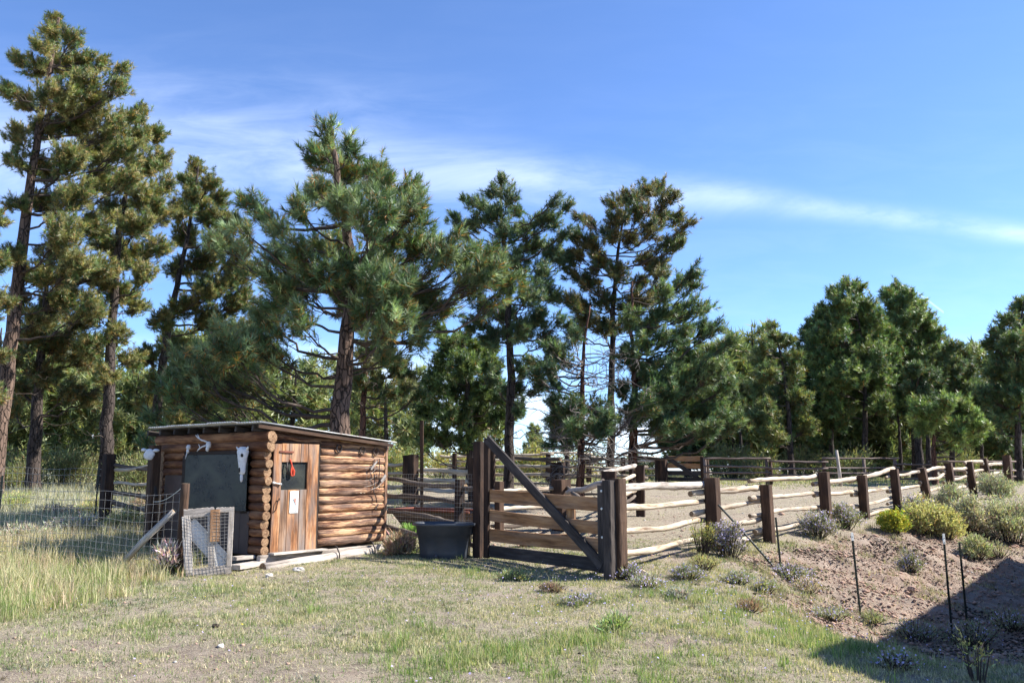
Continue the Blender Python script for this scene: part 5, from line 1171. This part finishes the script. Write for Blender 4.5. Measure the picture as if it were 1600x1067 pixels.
# ------------------------------------------------------------------ barn outside the picture, whose shade falls on the bank
def build_barn():
    c0 = Vector((2.72, 7.75, -.2)) + Vector((math.cos(R(SUN_AZ)), math.sin(R(SUN_AZ)), 0)) * (4.15 / math.tan(R(SUN_EL)))
    ang = math.atan2(.79, .61); o = thing('log_barn', 'log barn standing to the side, its shade falling over the bank', 'barn', (c0.x, c0.y, gz(c0.x, c0.y) - .1), ang); H = 4.5; rr = random.Random(9)
    mb = MB(rr)
    for k in range(15):
        z = .15 + .3 * k; mb.tube([(-.3, -.16, z), (14.3, -.16, z)], .158, 10, 0, 1); mb.tube([(.16, -.3, z + .1), (.16, -7.2, z + .1)], .158, 10, 0, 1); mb.tube([(14, -.3, z + .1), (14, -7.2, z + .1)], .158, 10, 0, 1); mb.tube([(-.3, -7, z), (14.3, -7, z)], .158, 10, 0, 1)
    mb.build('wall', [M_LOG, M_LEND], o, True)
    mb = MB(rr); mb.v = [Vector(p) for p in ((-.05, .05, H), (14.6, .05, H), (14.6, -3.6, H + 1.5), (-.05, -3.6, H + 1.5), (-.05, -7.3, H), (14.6, -7.3, H))]
    mb.quad([0, 1, 2, 3], [(0, 0)] * 4); mb.quad([3, 2, 5, 4], [(0, 0)] * 4); r_ = mb.build('roof', M_ROOF, o); md = r_.modifiers.new('t', 'SOLIDIFY'); md.thickness = .06
    mb = MB(rr); mb.v = [Vector(p) for p in ((.16, -.2, H - .1), (.16, -3.6, H + 1.4), (.16, -7.1, H - .1))]; mb.quad([0, 1, 2], [(0, 0), (3, 1), (7, 0)]); mb.v += [Vector(p) for p in ((14, -.2, H - .1), (14, -3.6, H + 1.4), (14, -7.1, H - .1))]; mb.quad([5, 4, 3], [(0, 0), (3, 1), (7, 0)]); mb.build('gable', M_GREYB, o)
    d_ = MB(rr)
    for k in range(6): d_.board((3 + .2 * k, .03, .1), (3 + .2 * k, .03, 2.2), .19, .04, (0, 1, 0))
    d_.build('door', M_DOOR, o)
    for x in (7, 10.5):
        f = MB(rr); f.board((x - .5, .03, 1.2), (x - .5, .03, 2.2), .08, .06, (0, 1, 0)); f.board((x + .5, .03, 1.2), (x + .5, .03, 2.2), .08, .06, (0, 1, 0)); f.board((x - .54, .03, 1.16), (x + .54, .03, 1.16), .08, .07, (0, 1, 0)); f.board((x - .54, .03, 2.24), (x + .54, .03, 2.24), .08, .07, (0, 1, 0)); fo = f.build('window', M_BLEACH, o)
        f = MB(rr); f.box((x - .46, .01, 1.2), (x + .46, .02, 2.2)); f.build('pane', M_PLEX, fo)
build_barn()

# ------------------------------------------------------------------ shrubs
def shrub(name, label, px, py, wpx, hpx, leaf, flower=None, ffrac=0.0, seed=1, n=900, lsz=.03, cat='bush', group=None, stem=(.10, .085, .06), D=None, upright=False, bsz=None, ns=40):
    rng = np.random.default_rng(seed); g = gpt(px, py) if D is None else onray(px, D)
    Dd = g.y; rx = wpx / 2 * Dd / F; h = hpx * Dd / F; M = n
    # branching stems: stems rise from the root, twigs carry leaves
    an = rng.random(ns) * 6.28; sp = rng.random(ns) ** .6
    tipx = np.cos(an) * sp * rx * .95; tipy = np.sin(an) * sp * rx * .95; tipz = h * (np.sqrt(np.clip(1 - (sp * .92) ** 2, .10, 1))) * rng.uniform(.5, 1.15, ns)
    if upright: tipz = h * rng.uniform(.6, 1.1, ns)
    tips = np.stack([tipx, tipy, tipz], 1); base = np.stack([tipx, tipy, 0 * tipz], 1) * .35; base[:, 2] = -.03
    t_ = np.linspace(0, 1, 6)[None, :, None]; mid = (base + tips) / 2 * np.array([1.05, 1.05, 1.1])
    P = (1 - t_) ** 2 * base[:, None] + 2 * t_ * (1 - t_) * mid[:, None] + t_ ** 2 * tips[:, None]
    V1, F1 = vtubes(P, np.linspace(.008, .003, 6)[None] * np.ones((ns, 1)) * (1 + rx), 3)
    o = thing(name, label, cat, tuple(g), 0, group)
    link('stems', raw_mesh('stems', V1, F1, 4, None, None, M_TWIG), o)
    k = rng.integers(0, ns, M); s = np.clip(1 - np.abs(rng.normal(0, .28, M)), .1, 1.02)
    base_p = (1 - s[:, None]) ** 2 * base[k] + 2 * (s * (1 - s))[:, None] * mid[k] + (s ** 2)[:, None] * tips[k]
    p = base_p + rng.normal(0, 1, (M, 3)) * np.array([rx * .17, rx * .17, h * .09]); p[:, 2] = np.abs(p[:, 2])
    d = unit(p * np.array([1, 1, .4]) / np.array([rx, rx, h]) + np.array([0, 0, .9]) + rng.normal(0, .45, (M, 3)))
    sz = lsz * rng.uniform(.6, 1.5, M); side = unit(np.cross(d, rng.normal(0, 1, (M, 3))))
    wd = lsz * .22 * rng.uniform(.7, 1.4, M)
    V = np.stack([p - side * wd[:, None], p + side * wd[:, None], p + d * sz[:, None] * 1.6], 1)
    c = np.array(leaf)[None] * rng.uniform(.65, 1.35, (M, 1)) * (1 + .12 * rng.normal(0, 1, (M, 3)))
    c = c * np.array([1.6, 1.45, 1.6]); C = np.repeat(np.clip(c, .005, 1), 3, 0); link('foliage', raw_mesh('foliage', V.reshape(-1, 3), np.arange(M * 3).reshape(-1, 3), 3, C, None, M_SHRUB), o)
    if flower is not None:
        m2 = int(M * ffrac); k = rng.integers(0, M, m2); hi = np.argsort(-(p[k, 2] / h + .4 * np.hypot(p[k, 0], p[k, 1]) / rx + rng.normal(0, .18, m2)))[:max(4, int(m2 * .75))]; pc = p[k][hi] + rng.normal(0, .012, (len(hi), 3)) + np.array([0, 0, .02]); m2 = len(pc)
        a = unit(rng.normal(0, 1, (m2, 3)) + np.array([0, -.2, 1.0])); x = unit(np.cross(a, rng.normal(0, 1, (m2, 3)))); y = np.cross(a, x); r = (bsz or lsz * .42) * rng.uniform(.6, 1.3, m2)[:, None]
        V = np.stack([pc + x * r, pc + y * r, pc - x * r, pc - y * r], 1).reshape(-1, 3)
        C = np.repeat(np.array(flower)[None] * rng.uniform(.7, 1.25, (m2, 1)), 4, 0); link('blossoms', raw_mesh('blossoms', V, np.arange(m2 * 4).reshape(-1, 4), 4, np.clip(C, 0, 1), None, M_SHRUB), o)
    return o
YE = (.58, .48, .06); PU = (.50, .44, .70); SG = (.25, .26, .18); RB = (.20, .24, .10)
shrub('rabbitbrush', 'small bright yellow flowering bush on the bank', 1397, 833, 40, 36, (.20, .26, .05), YE, .9, 1, 2600, .05)
shrub('rabbitbrush', 'broad yellow-tipped bush below the leaning fence posts', 1446, 834, 64, 50, (.26, .27, .13), (.60, .56, .24), .9, 2, 3600, .055)
shrub('rabbitbrush', 'yellow-tipped bush touching the broad one at its downhill side', 1478, 842, 52, 44, (.26, .27, .13), (.60, .56, .24), .8, 12, 2800, .055)
shrub('rabbitbrush', 'round grey-green bush with faded cream heads', 1517, 836, 56, 54, (.25, .26, .18), (.56, .53, .38), .7, 3, 3600, .06)
shrub('rabbitbrush', 'large grey-green bush at the picture edge above the bank', 1578, 846, 90, 66, (.25, .27, .18), (.50, .48, .34), .55, 4, 5200, .065)
shrub('rabbitbrush', 'grey-green bush hiding the foot of the ninth fence post', 1556, 780, 50, 40, (.22, .25, .16), (.46, .44, .30), .3, 5, 2200, .07)
shrub('sagebrush', 'grey-green bush behind the broad yellow-tipped one', 1487, 800, 44, 38, (.24, .26, .17), (.50, .48, .32), .3, 6, 2200, .06)
shrub('sagebrush', 'small pale green bush lower on the eroded bank', 1526, 874, 44, 34, (.24, .27, .15), (.45, .44, .26), .3, 7, 1700, .045)
shrub('purple_aster', 'large purple aster clump hiding the foot of the first fence post', 1140, 873, 62, 50, (.12, .125, .075), PU, .9, 8, 2400, .035, D=14.6)
shrub('yellow_weed', 'yellowish weed clump beside the large purple aster clump', 1098, 872, 44, 46, (.19, .21, .09), (.55, .50, .12), .25, 9, 700, .03, upright=True, D=14.5)
shrub('purple_aster', 'purple aster clump against the third fence post', 1278, 850, 56, 40, (.15, .165, .09), PU, .8, 10, 2600, .04, D=18.0)
shrub('purple_aster', 'mixed purple and green aster clump between third and fourth posts', 1322, 840, 56, 34, (.16, .18, .095), PU, .6, 11, 2200, .04, D=19.4)
shrub('purple_aster', 'purple aster clump at the sixth fence post foot', 1432, 812, 48, 26, (.16, .17, .11), PU, .7, 13, 1600, .045, D=23)
shrub('purple_aster', 'sparse purple aster on the bare bank face', 1422, 892, 40, 30, (.15, .17, .09), PU, .55, 14, 900, .035)
shrub('dry_weed', 'thin yellow weed rising from the building shade at the picture corner', 1528, 1064, 60, 66, (.30, .28, .10), (.50, .44, .14), .5, 15, 90, .03, upright=True, ns=9)
shrub('dry_weed', 'grey twiggy dead weed at the foot of the round post', 262, 898, 46, 44, (.42, .38, .33), None, 0, 16, 500, .05, upright=True)
shrub('purple_aster', 'low purple aster patch near the loose pole', 1075, 905, 60, 18, (.15, .165, .09), PU, .5, 17, 900, .035)
shrub('purple_aster', 'low purple aster patch beside the gate latch post', 985, 905, 44, 20, (.15, .165, .09), PU, .5, 18, 700, .035)
shrub('purple_aster', 'purple aster patch at the foot of the bank', 1240, 905, 70, 20, (.15, .165, .09), PU, .6, 19, 900, .035)
shrub('purple_aster', 'low purple aster patch in the open turf before the tank', 905, 945, 60, 14, (.16, .18, .10), PU, .4, 20, 500, .03)
for k_, (px, py, w_, h_, lf, fl, lb) in enumerate([(1010, 918, 60, 20, (.22, .23, .14), PU, 'low aster and weed clump in front of the gate latch posts'), (1060, 934, 40, 14, (.26, .27, .22), None, 'grey low weed clump before the loose pole end'), (1098, 890, 50, 22, (.24, .25, .13), (.5, .46, .18), 'yellow-green weed clump below the second rail section'),
    (1150, 912, 50, 18, (.20, .22, .13), PU, 'flowering weed clump beneath the slanting steel rod'), (1195, 925, 44, 18, (.22, .24, .12), PU, 'small aster clump just past the rod foot'), (1262, 925, 56, 20, (.26, .24, .15), PU, 'brownish aster patch halfway down the bank foot'), (1170, 955, 50, 16, (.20, .16, .10), None, 'dry brown weed patch in the turf below the bank'), (1300, 968, 60, 18, (.20, .22, .13), PU, 'aster patch at the base of the lone steel post'),
    (1365, 975, 40, 16, (.21, .23, .13), None, 'small green weed patch right of the lone steel post base'), (1430, 1000, 70, 30, (.18, .20, .12), PU, 'aster clump in the edge of the building shade'), (1520, 1010, 80, 34, (.18, .20, .12), PU, 'large dark weed clump deep in the building shade'), (1580, 985, 60, 30, (.18, .20, .12), PU, 'dark weed clump in shade at the picture edge'), (1400, 1045, 70, 26, (.18, .20, .12), PU, 'aster clump at the lower tip of the building shade'),
    (1560, 870, 40, 22, (.26, .27, .18), None, 'small grey bush uphill of the building shade'), (800, 905, 60, 14, (.18, .22, .10), None, 'green weed strip in the gate shade'), (960, 985, 60, 22, (.20, .27, .11), None, 'rounded green grass clump in the open turf'), (860, 925, 40, 12, (.16, .13, .09), None, 'dark brown dry clump in the turf before the gate')]):
    shrub('weed_clump', lb, px, py, w_, h_, lf, fl, .30, 180 + k_, 800, .026)
shrub('brush_pile', 'brownish weed heap between the shed sill and the tank', 625, 868, 46, 28, (.24, .19, .12), None, 0, 21, 1500, .06)
shrub('green_weed', 'bright green weed tuft behind the mesh rails near the shed', 645, 826, 36, 20, (.14, .26, .06), None, 0, 22, 900, .06, D=17.2)
# far brush line
for k_, (px, py, w_, h_, lf, fl, lb) in enumerate([(40, 846, 90, 26, SG, None, 'low grey sage clump in the tall grass at the picture edge'), (120, 838, 90, 30, SG, (.45, .42, .5), 'low lavender-grey sage clump seen through the wire fence'), (195, 832, 80, 34, (.24, .25, .13), (.5, .46, .16), 'yellow-green weed clump between the brace pole and the rail posts'),
                                                (150, 806, 70, 26, (.26, .27, .12), (.5, .46, .14), 'yellowish low bush before the weathered side rails'), (15, 800, 60, 30, (.24, .27, .10), None, 'leafy yellow-green bush near the tallest trunk'), (85, 812, 80, 22, (.28, .24, .18), None, 'reddish dry weed patch beyond the wire fence'), (222, 800, 50, 24, (.26, .22, .15), None, 'dry brown weeds at the foot of the upright timber')]):
    shrub('field_weed', lb, px, py, w_, h_, lf, fl, .35, 140 + k_, 1500, .045)
rngb = random.Random(12)
spots = [(8, 752, 60, 44, 'yellow-green brush by the foot of the tallest pine'), (95, 748, 70, 50, 'yellow brush between the dark trunk and the straight trunk'), (125, 742, 60, 44, 'pale brush beside the straight dark trunk'), (205, 746, 60, 40, 'rounded brush seen over the weathered side rails'), (225, 740, 50, 52, 'yellow-green brush by the upright timber'), (30, 765, 60, 34, 'low leafy brush at the picture edge'),
         (620, 741, 50, 36, 'yellow-green brush at the end of the shed wall'), (690, 739, 56, 34, 'yellow brush behind the bare pole'), (740, 738, 50, 34, 'yellow brush behind the tall gate post'), (815, 738, 56, 32, 'yellow brush behind the diagonal brace'), (845, 737, 44, 38, 'spiky yellow brush in the bright gap'), (910, 738, 60, 26, 'low brush behind the far zigzag rails'),
         (1000, 738, 50, 24, 'low brush behind the distant gate hinge post'), (1142, 741, 60, 30, 'yellow brush behind the first grey pole panel'), (1190, 742, 46, 24, 'grey-green brush behind the second grey pole panel'), (1260, 743, 56, 26, 'low green brush behind the reddish end post'), (1330, 747, 60, 28, 'grey brush behind the raised pole panel'), (1500, 748, 60, 26, 'grey-green brush behind the last pole panel')]
for k, (px, py, w_, h_, lb) in enumerate(spots):
    D_ = 34 if px < 240 else 48
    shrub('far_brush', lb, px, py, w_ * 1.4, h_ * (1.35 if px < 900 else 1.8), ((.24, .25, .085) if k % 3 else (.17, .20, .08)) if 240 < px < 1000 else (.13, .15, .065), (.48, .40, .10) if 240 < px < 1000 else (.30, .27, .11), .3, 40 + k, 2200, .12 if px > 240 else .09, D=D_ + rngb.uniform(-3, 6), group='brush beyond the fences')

# ------------------------------------------------------------------ grass and ground litter
def blades(name, label, P, H, Wd, C, lean=.35, seg2=False, seed=1, mat_=M_GRASS):
    rng = np.random.default_rng(seed); n = len(P); an = rng.random(n) * 6.28; le = np.abs(rng.normal(0, lean, n)) * H
    ln = np.stack([np.cos(an) * le, np.sin(an) * le, H * np.sqrt(np.clip(1 - (le / np.maximum(H, 1e-4)) ** 2 * .5, .2, 1))], 1)
    ta = rng.random(n) * 6.28; sd_ = np.stack([np.cos(ta), np.sin(ta), np.zeros(n)], 1) * Wd[:, None] / 2
    if not seg2:
        V = np.stack([P - sd_, P + sd_, P + ln], 1).reshape(-1, 3); Fi = np.arange(n * 3).reshape(-1, 3); Cc = np.repeat(C, 3, 0)
    else:
        m_ = P + ln * np.array([.35, .35, .6]); V = np.stack([P - sd_, P + sd_, m_ - sd_ * .7, m_ + sd_ * .7, P + ln], 1).reshape(-1, 3); b = np.arange(n) * 5
        Fi = np.concatenate([np.stack([b, b + 1, b + 3], 1), np.stack([b, b + 3, b + 2], 1), np.stack([b + 2, b + 3, b + 4], 1)]); Cc = np.repeat(C, 5, 0)
    o = link(name, raw_mesh(name, V, Fi, 3, np.clip(Cc, .004, 1), None, mat_)); return tag(o, label, 'grass', None, 'stuff')
def wedge(n, y0, y1, rng, hw=.80, pw=1.0):
    Y = y0 + (y1 - y0) * rng.random(n) ** pw; X = (rng.random(n) * 2 - 1) * hw * Y; return X, Y
def in_shed(X, Y):
    dx, dy = X - SX, Y - SY; u = .6 * dx + .8 * dy; v = -.8 * dx + .6 * dy; return (u > -.05) & (u < 2.75) & (v > -.15) & (v < 3.05)
def build_grass():
    rng = np.random.default_rng(5)
    # short turf, in clumps
    nc = 62000; X, Y = wedge(nc, 5.6, 17, rng, pw=.85); bank, road, corral, wild, green, bare = zones(X, Y)
    keep = (rng.random(nc) < np.clip(.92 - .97 * bank - .72 * bare - .85 * road - .55 * corral, .02, 1) * (.30 + .9 * sst(.32, .60, fbm(X * 1.5, Y * 1.9, 70)))) & ~in_shed(X, Y)
    X, Y, green, wild, bank = X[keep], Y[keep], green[keep], wild[keep], bank[keep]; k = 9; n = len(X) * k
    rs = np.repeat(rng.uniform(.02, .07, len(X)), k); X2 = np.repeat(X, k) + rng.normal(0, 1, n) * rs; Y2 = np.repeat(Y, k) + rng.normal(0, 1, n) * rs; gr = np.repeat(green, k)
    kind = np.repeat(rng.random(len(X)), k); P = np.stack([X2, Y2, hgt(X2, Y2) - .004], 1)
    H = rng.uniform(.018, .055, n) * (1 + .9 * gr); Wd = rng.uniform(.004, .009, n) * (1 + P[:, 1] * .03)
    grn = np.array([.185, .250, .090]); dul = np.array([.255, .270, .145]); straw = np.array([.54, .47, .31])
    kk = kind + .25 * rng.normal(0, 1, n) + 1.1 * (np.repeat(fbm(X * .9, Y * 1.1, 101), k) - .47); C = np.where((kk < .10 + .72 * gr)[:, None], grn, np.where((kk < .66)[:, None], dul, straw)) * rng.uniform(.65, 1.35, (n, 1))
    blades('short_grass', 'short dry and green turf over the open yard', P, H, Wd, C, .75, seed=1)
    # longer green tufts
    nc = 11500; X, Y = wedge(nc, 5.6, 15, rng, pw=.9); bank, road, corral, wild, green, bare = zones(X, Y)
    keep = (rng.random(nc) < np.clip(green * .95 + wild * .42 - bank - bare * .6 - .6 * corral, 0, 1)) & ~in_shed(X, Y); X, Y, wild = X[keep], Y[keep], wild[keep]; k = 17; n = len(X) * k
    X2 = np.repeat(X, k) + rng.normal(0, .035, n); Y2 = np.repeat(Y, k) + rng.normal(0, .035, n); P = np.stack([X2, Y2, hgt(X2, Y2) - .004], 1)
    H = np.repeat(rng.uniform(.06, .15, len(X)) * (1 + .5 * wild), k) * rng.uniform(.5, 1.2, n); Wd = rng.uniform(.004, .008, n)
    kd = np.repeat(rng.random(len(X)), k) + rng.normal(0, .2, n)
    C = np.where((kd < .62)[:, None], np.array([.200, .285, .085]), np.array([.42, .40, .22])) * rng.uniform(.65, 1.35, (n, 1))
    blades('green_grass', 'longer green grass tufts in patches across the yard', P, H, Wd, C, .5, True, 2)
    # tall dry grass by the wire fence
    nc = 9500; X = rng.uniform(-15, -3.9, nc); Y = rng.uniform(7.2, 21, nc); bank, road, corral, wild, green, bare = zones(X, Y)
    keep = (rng.random(nc) < wild * (.30 + .9 * fbm(X * .8, Y * .8, 77)) * sst(7.5, 10.5, Y)) & ~in_shed(X, Y) & (X > -.95 * Y); X, Y = X[keep], Y[keep]; k = 20; n = len(X) * k
    X2 = np.repeat(X, k) + rng.normal(0, .06, n); Y2 = np.repeat(Y, k) + rng.normal(0, .06, n); P = np.stack([X2, Y2, hgt(X2, Y2) - .004], 1)
    H = np.repeat(rng.uniform(.10, .30, len(X)) + .14 * (rng.random(len(X)) < .15), k) * rng.uniform(.45, 1.15, n) * (.75 + .25 * sst(8, 11, P[:, 1])); Wd = rng.uniform(.004, .008, n) * (1 + .03 * P[:, 1])
    kd = np.repeat(rng.random(len(X)), k) + rng.normal(0, .18, n) + .12 - .22 * sst(13, 11, P[:, 1])
    C = np.where((kd < .22)[:, None], np.array([.29, .31, .15]), np.where((kd < .75)[:, None], np.array([.52, .47, .29]), np.array([.48, .37, .26]))) * rng.uniform(.7, 1.3, (n, 1))
    blades('tall_grass', 'tall dry seeded grass around the wire fence', P, H, Wd, C, .42, True, 3)
    # middle distance and far meadow
    nc = 60000; X, Y = wedge(nc, 15, 62, rng, .85, 1.0); bank, road, corral, wild, green, bare = zones(X, Y)
    left = sst(-3, -6, X * 20 / Y)
    keep = (rng.random(nc) < np.clip(.30 + .6 * left + .5 * sst(33, 44, Y) - .28 * corral - .9 * bank - .7 * road, .01, 1)) & ~in_shed(X, Y); X, Y, left, cor = X[keep], Y[keep], left[keep], corral[keep]; k = 5; n = len(X) * k
    X2 = np.repeat(X, k) + rng.normal(0, .12, n); Y2 = np.repeat(Y, k) + rng.normal(0, .12, n); P = np.stack([X2, Y2, hgt(X2, Y2) - .01], 1)
    H = np.repeat(rng.uniform(.04, .12, len(X)) * (1 + 1.6 * left) * (1 - .4 * cor), k) * rng.uniform(.5, 1.3, n) * (1 + P[:, 1] * .014); Wd = rng.uniform(.012, .03, n) * (P[:, 1] / 22)
    kd = np.repeat(rng.random(len(X)) + .25 * fbm(X * .3, Y * .3, 90) + .34 * left, k) + rng.normal(0, .1, n)
    C = np.where((kd < .50)[:, None], np.array([.20, .24, .10]), np.where((kd < .9)[:, None], np.array([.46, .42, .26]), np.array([.36, .36, .28]))) * rng.uniform(.7, 1.3, (n, 1))
    blades('meadow_grass', 'straw and green grass growing around and beyond the corral', P, H, Wd, C, .6, False, 4)
    # sparse weeds on the bank
    nc = 9000; X, Y = wedge(nc, 8, 24, rng); bank = zones(X, Y)[0]; keep = (bank > .15) & (rng.random(nc) < .05 + .8 * sst(.50, .66, fbm(X * 1.1, Y * 1.1, 111)) + .5 * (bank < .85)); X, Y = X[keep], Y[keep]; k = 14; n = len(X) * k
    X2 = np.repeat(X, k) + rng.normal(0, .05, n); Y2 = np.repeat(Y, k) + rng.normal(0, .05, n); P = np.stack([X2, Y2, hgt(X2, Y2)], 1); H = rng.uniform(.03, .13, n); Wd = rng.uniform(.005, .011, n)
    C = np.where((rng.random(n) < .5)[:, None], np.array([.19, .20, .11]), np.array([.34, .30, .20])) * rng.uniform(.7, 1.3, (n, 1)); blades('bank_weeds', 'sparse small weeds on the bare bank', P, H, Wd, C, .6, True, 5)
    # matted dry stems and low grey weeds
    nc = 52000; X, Y = wedge(nc, 5.6, 15, rng, pw=.9); bank, road, corral, wild, green, bare = zones(X, Y); keep = (rng.random(nc) < (.35 + .65 * fbm(X * 2.1, Y * 2.1, 95)) * (1 - .75 * bank)) & ~in_shed(X, Y); X, Y = X[keep], Y[keep]; n = len(X)
    P = np.stack([X, Y, hgt(X, Y) + .006], 1); an = rng.random(n) * 6.28; L = rng.uniform(.025, .11, n); d = np.stack([np.cos(an) * L, np.sin(an) * L, rng.uniform(0, .02, n)], 1); wv = rng.uniform(.0025, .005, n)[:, None]; sd_ = np.stack([-np.sin(an), np.cos(an), 0 * an], 1) * wv / 2
    V = np.stack([P - sd_, P + sd_, P + d], 1).reshape(-1, 3); C = np.array([.62, .56, .42]) * rng.uniform(.45, 1.15, (n, 1)); tag(link('dry_stems', raw_mesh('dry_stems', V, np.arange(n * 3).reshape(-1, 3), 3, np.repeat(C, 3, 0), None, M_GRASS)), 'matted dry stems lying over the yard', 'dry grass', None, 'stuff')
    nc = 5200; X, Y = wedge(nc, 5.6, 16, rng, pw=.9); bank, road, corral, wild, green, bare = zones(X, Y); m_ = fbm(X * 1.3, Y * 1.3, 97); keep = (rng.random(nc) < sst(.45, .6, m_) * (1 - .6 * bank) * (1 - .5 * bare)) & ~in_shed(X, Y); X, Y = X[keep], Y[keep]; k = 22; n = len(X) * k; r_ = np.repeat(rng.uniform(.02, .06, len(X)), k)
    X2 = np.repeat(X, k) + rng.normal(0, 1, n) * r_; Y2 = np.repeat(Y, k) + rng.normal(0, 1, n) * r_; P = np.stack([X2, Y2, hgt(X2, Y2)], 1); t_ = np.repeat(rng.random(len(X)), k)
    C = np.where((t_ < .6)[:, None], np.array([.20, .225, .135]), np.where((t_ < .8)[:, None], np.array([.30, .31, .25]), np.array([.16, .13, .09]))) * rng.uniform(.6, 1.4, (n, 1)); blades('low_weeds', 'low grey-green weeds matted into the turf', P, rng.uniform(.012, .05, n), rng.uniform(.008, .016, n), C, .9, False, 8)
    # clods, stones
    def stones(name, label, X, Y, S_, mat_, seed, flat=.6):
        r2 = np.random.default_rng(seed); n = len(X)
        base = np.array([(0, 0, 1), (1, 0, .1), (.3, .95, .0), (-.8, .6, .1), (-.8, -.6, 0), (.3, -.95, .1), (0, 0, -1)]); tri = np.array([(0, 1, 2), (0, 2, 3), (0, 3, 4), (0, 4, 5), (0, 5, 1), (6, 2, 1), (6, 3, 2), (6, 4, 3), (6, 5, 4), (6, 1, 5)])
        B = base[None] * r2.uniform(.65, 1.3, (n, 7, 1)); an = r2.random(n) * 6.28; c, s = np.cos(an), np.sin(an)
        B = np.stack([B[..., 0] * c[:, None] - B[..., 1] * s[:, None], B[..., 0] * s[:, None] + B[..., 1] * c[:, None], B[..., 2] * flat], -1) * S_[:, None, None]
        V = B + np.stack([X, Y, hgt(X, Y) + S_ * .12], 1)[:, None]; Fi = (tri[None] + (np.arange(n) * 7)[:, None, None]).reshape(-1, 3)
        return tag(link(name, raw_mesh(name, V.reshape(-1, 3), Fi, 3, None, None, mat_)), label, 'stones', None, 'stuff')
    X, Y = wedge(230000, 7, 28, rng); bank, road, corral, wild, green, bare = zones(X, Y); keep = rng.random(len(X)) < bank * .8 * (.08 + sst(.44, .62, fbm(X * .8, Y * .8, 50) + .10 * sst(3.2, .8, fence_d(X, Y)))) ; X1, Y1 = X[keep], Y[keep]
    stones('dark_clods', 'dark dried dung clods scattered over the bank', X1, Y1, rng.gamma(1.5, .0065, len(X1)) + .005, M_DUNG, 1)
    keep = rng.random(len(X)) < (bank * .65 + bare * .02 + road * .3 + corral * .06 + .003); X1, Y1 = X[keep], Y[keep]; stones('gravel', 'small reddish stones on the bare soil', X1, Y1, rng.gamma(1.3, .0075, len(X1)) + .004, M_ROCK, 2)
    X, Y = wedge(9000, 6, 34, rng); bank, road, corral, wild, green, bare = zones(X, Y); keep = rng.random(len(X)) < .05 * (bank + bare * .4 + corral) + .002; X1, Y1 = X[keep], Y[keep]; stones('pale_gravel', 'small pale stones scattered on the soil', X1, Y1, rng.gamma(2, .006, len(X1)) + .006, M_ROCKG, 3)
    X, Y = wedge(3000, 6, 20, rng); keep = rng.random(len(X)) < .05; stones('dung_bits', 'dark bits of dry dung in the turf', X[keep], Y[keep], rng.gamma(2, .006, keep.sum()) + .006, M_DUNG, 4)
    # tiny flowers over the turf
    nf = 900; X = rng.normal(2.6, 1.9, nf); Y = rng.normal(11.2, 1.6, nf); X = np.r_[X, rng.uniform(-5, 6, 220)]; Y = np.r_[Y, rng.uniform(6.2, 12.5, 220)]; bk = zones(X, Y)[0]; keep = (Y > 6) & (rng.random(len(X)) > .6 * bk); X, Y = X[keep], Y[keep]; n = len(X)
    pc = np.stack([X, Y, hgt(X, Y) + rng.uniform(.05, .13, n)], 1); a = unit(rng.normal(0, .5, (n, 3)) + np.array([0, -.3, 1.0])); x = unit(np.cross(a, rng.normal(0, 1, (n, 3)))); y = np.cross(a, x); r = rng.uniform(.006, .012, n)[:, None]
    V = np.stack([pc + x * r, pc + y * r, pc - x * r, pc - y * r], 1).reshape(-1, 3); pu = rng.random(n) < .88
    C = np.where(pu[:, None], np.array([.46, .40, .64]), np.array([.7, .55, .05])); o = link('small_flowers', raw_mesh('small_flowers', V, np.arange(n * 4).reshape(-1, 4), 4, np.repeat(C, 4, 0), None, M_SHRUB)); tag(o, 'tiny purple and yellow flowers dotted through the turf', 'flowers', None, 'stuff')
build_grass()
for k, (px, py, s_, mm, lb) in enumerate([(466, 893, .09, M_ROCKG, 'flat grey stone under the step log'), (421, 902, .07, M_ROCKG, 'small flat pale stone near the wire gate'), (1425, 922, .085, M_ROCK, 'orange stone low on the bank face'), (1353, 926, .06, M_ROCK, 'small orange stone beside the lone steel post'),
                                        (1530, 912, .07, M_ROCK, 'reddish stone between the steel post pair and the shade'), (1442, 845, .09, M_DUNG, 'dark rock lump under the broad yellow-tipped bush'), (1586, 856, .1, M_ROCK, 'orange rock under the large edge bush'), (345, 1012, .04, M_ROCKG, 'tiny white stone in the bare turf'), (337, 979, .045, M_DUNG, 'black lump lying in the turf'), (748, 871, .07, M_ROCKG, 'pale stone at the foot of the tall gate post')]):
    g = gpt(px, py)
    def fill(mb): mb.blob((0, 0, s_ * .25), s_, s_ * .75, s_ * .5, rough=.22, seg=9, rings=6)
    simple_thing('stone', lb, 'stone', fill, mm, tuple(g), k * 1.1, None, False, k)
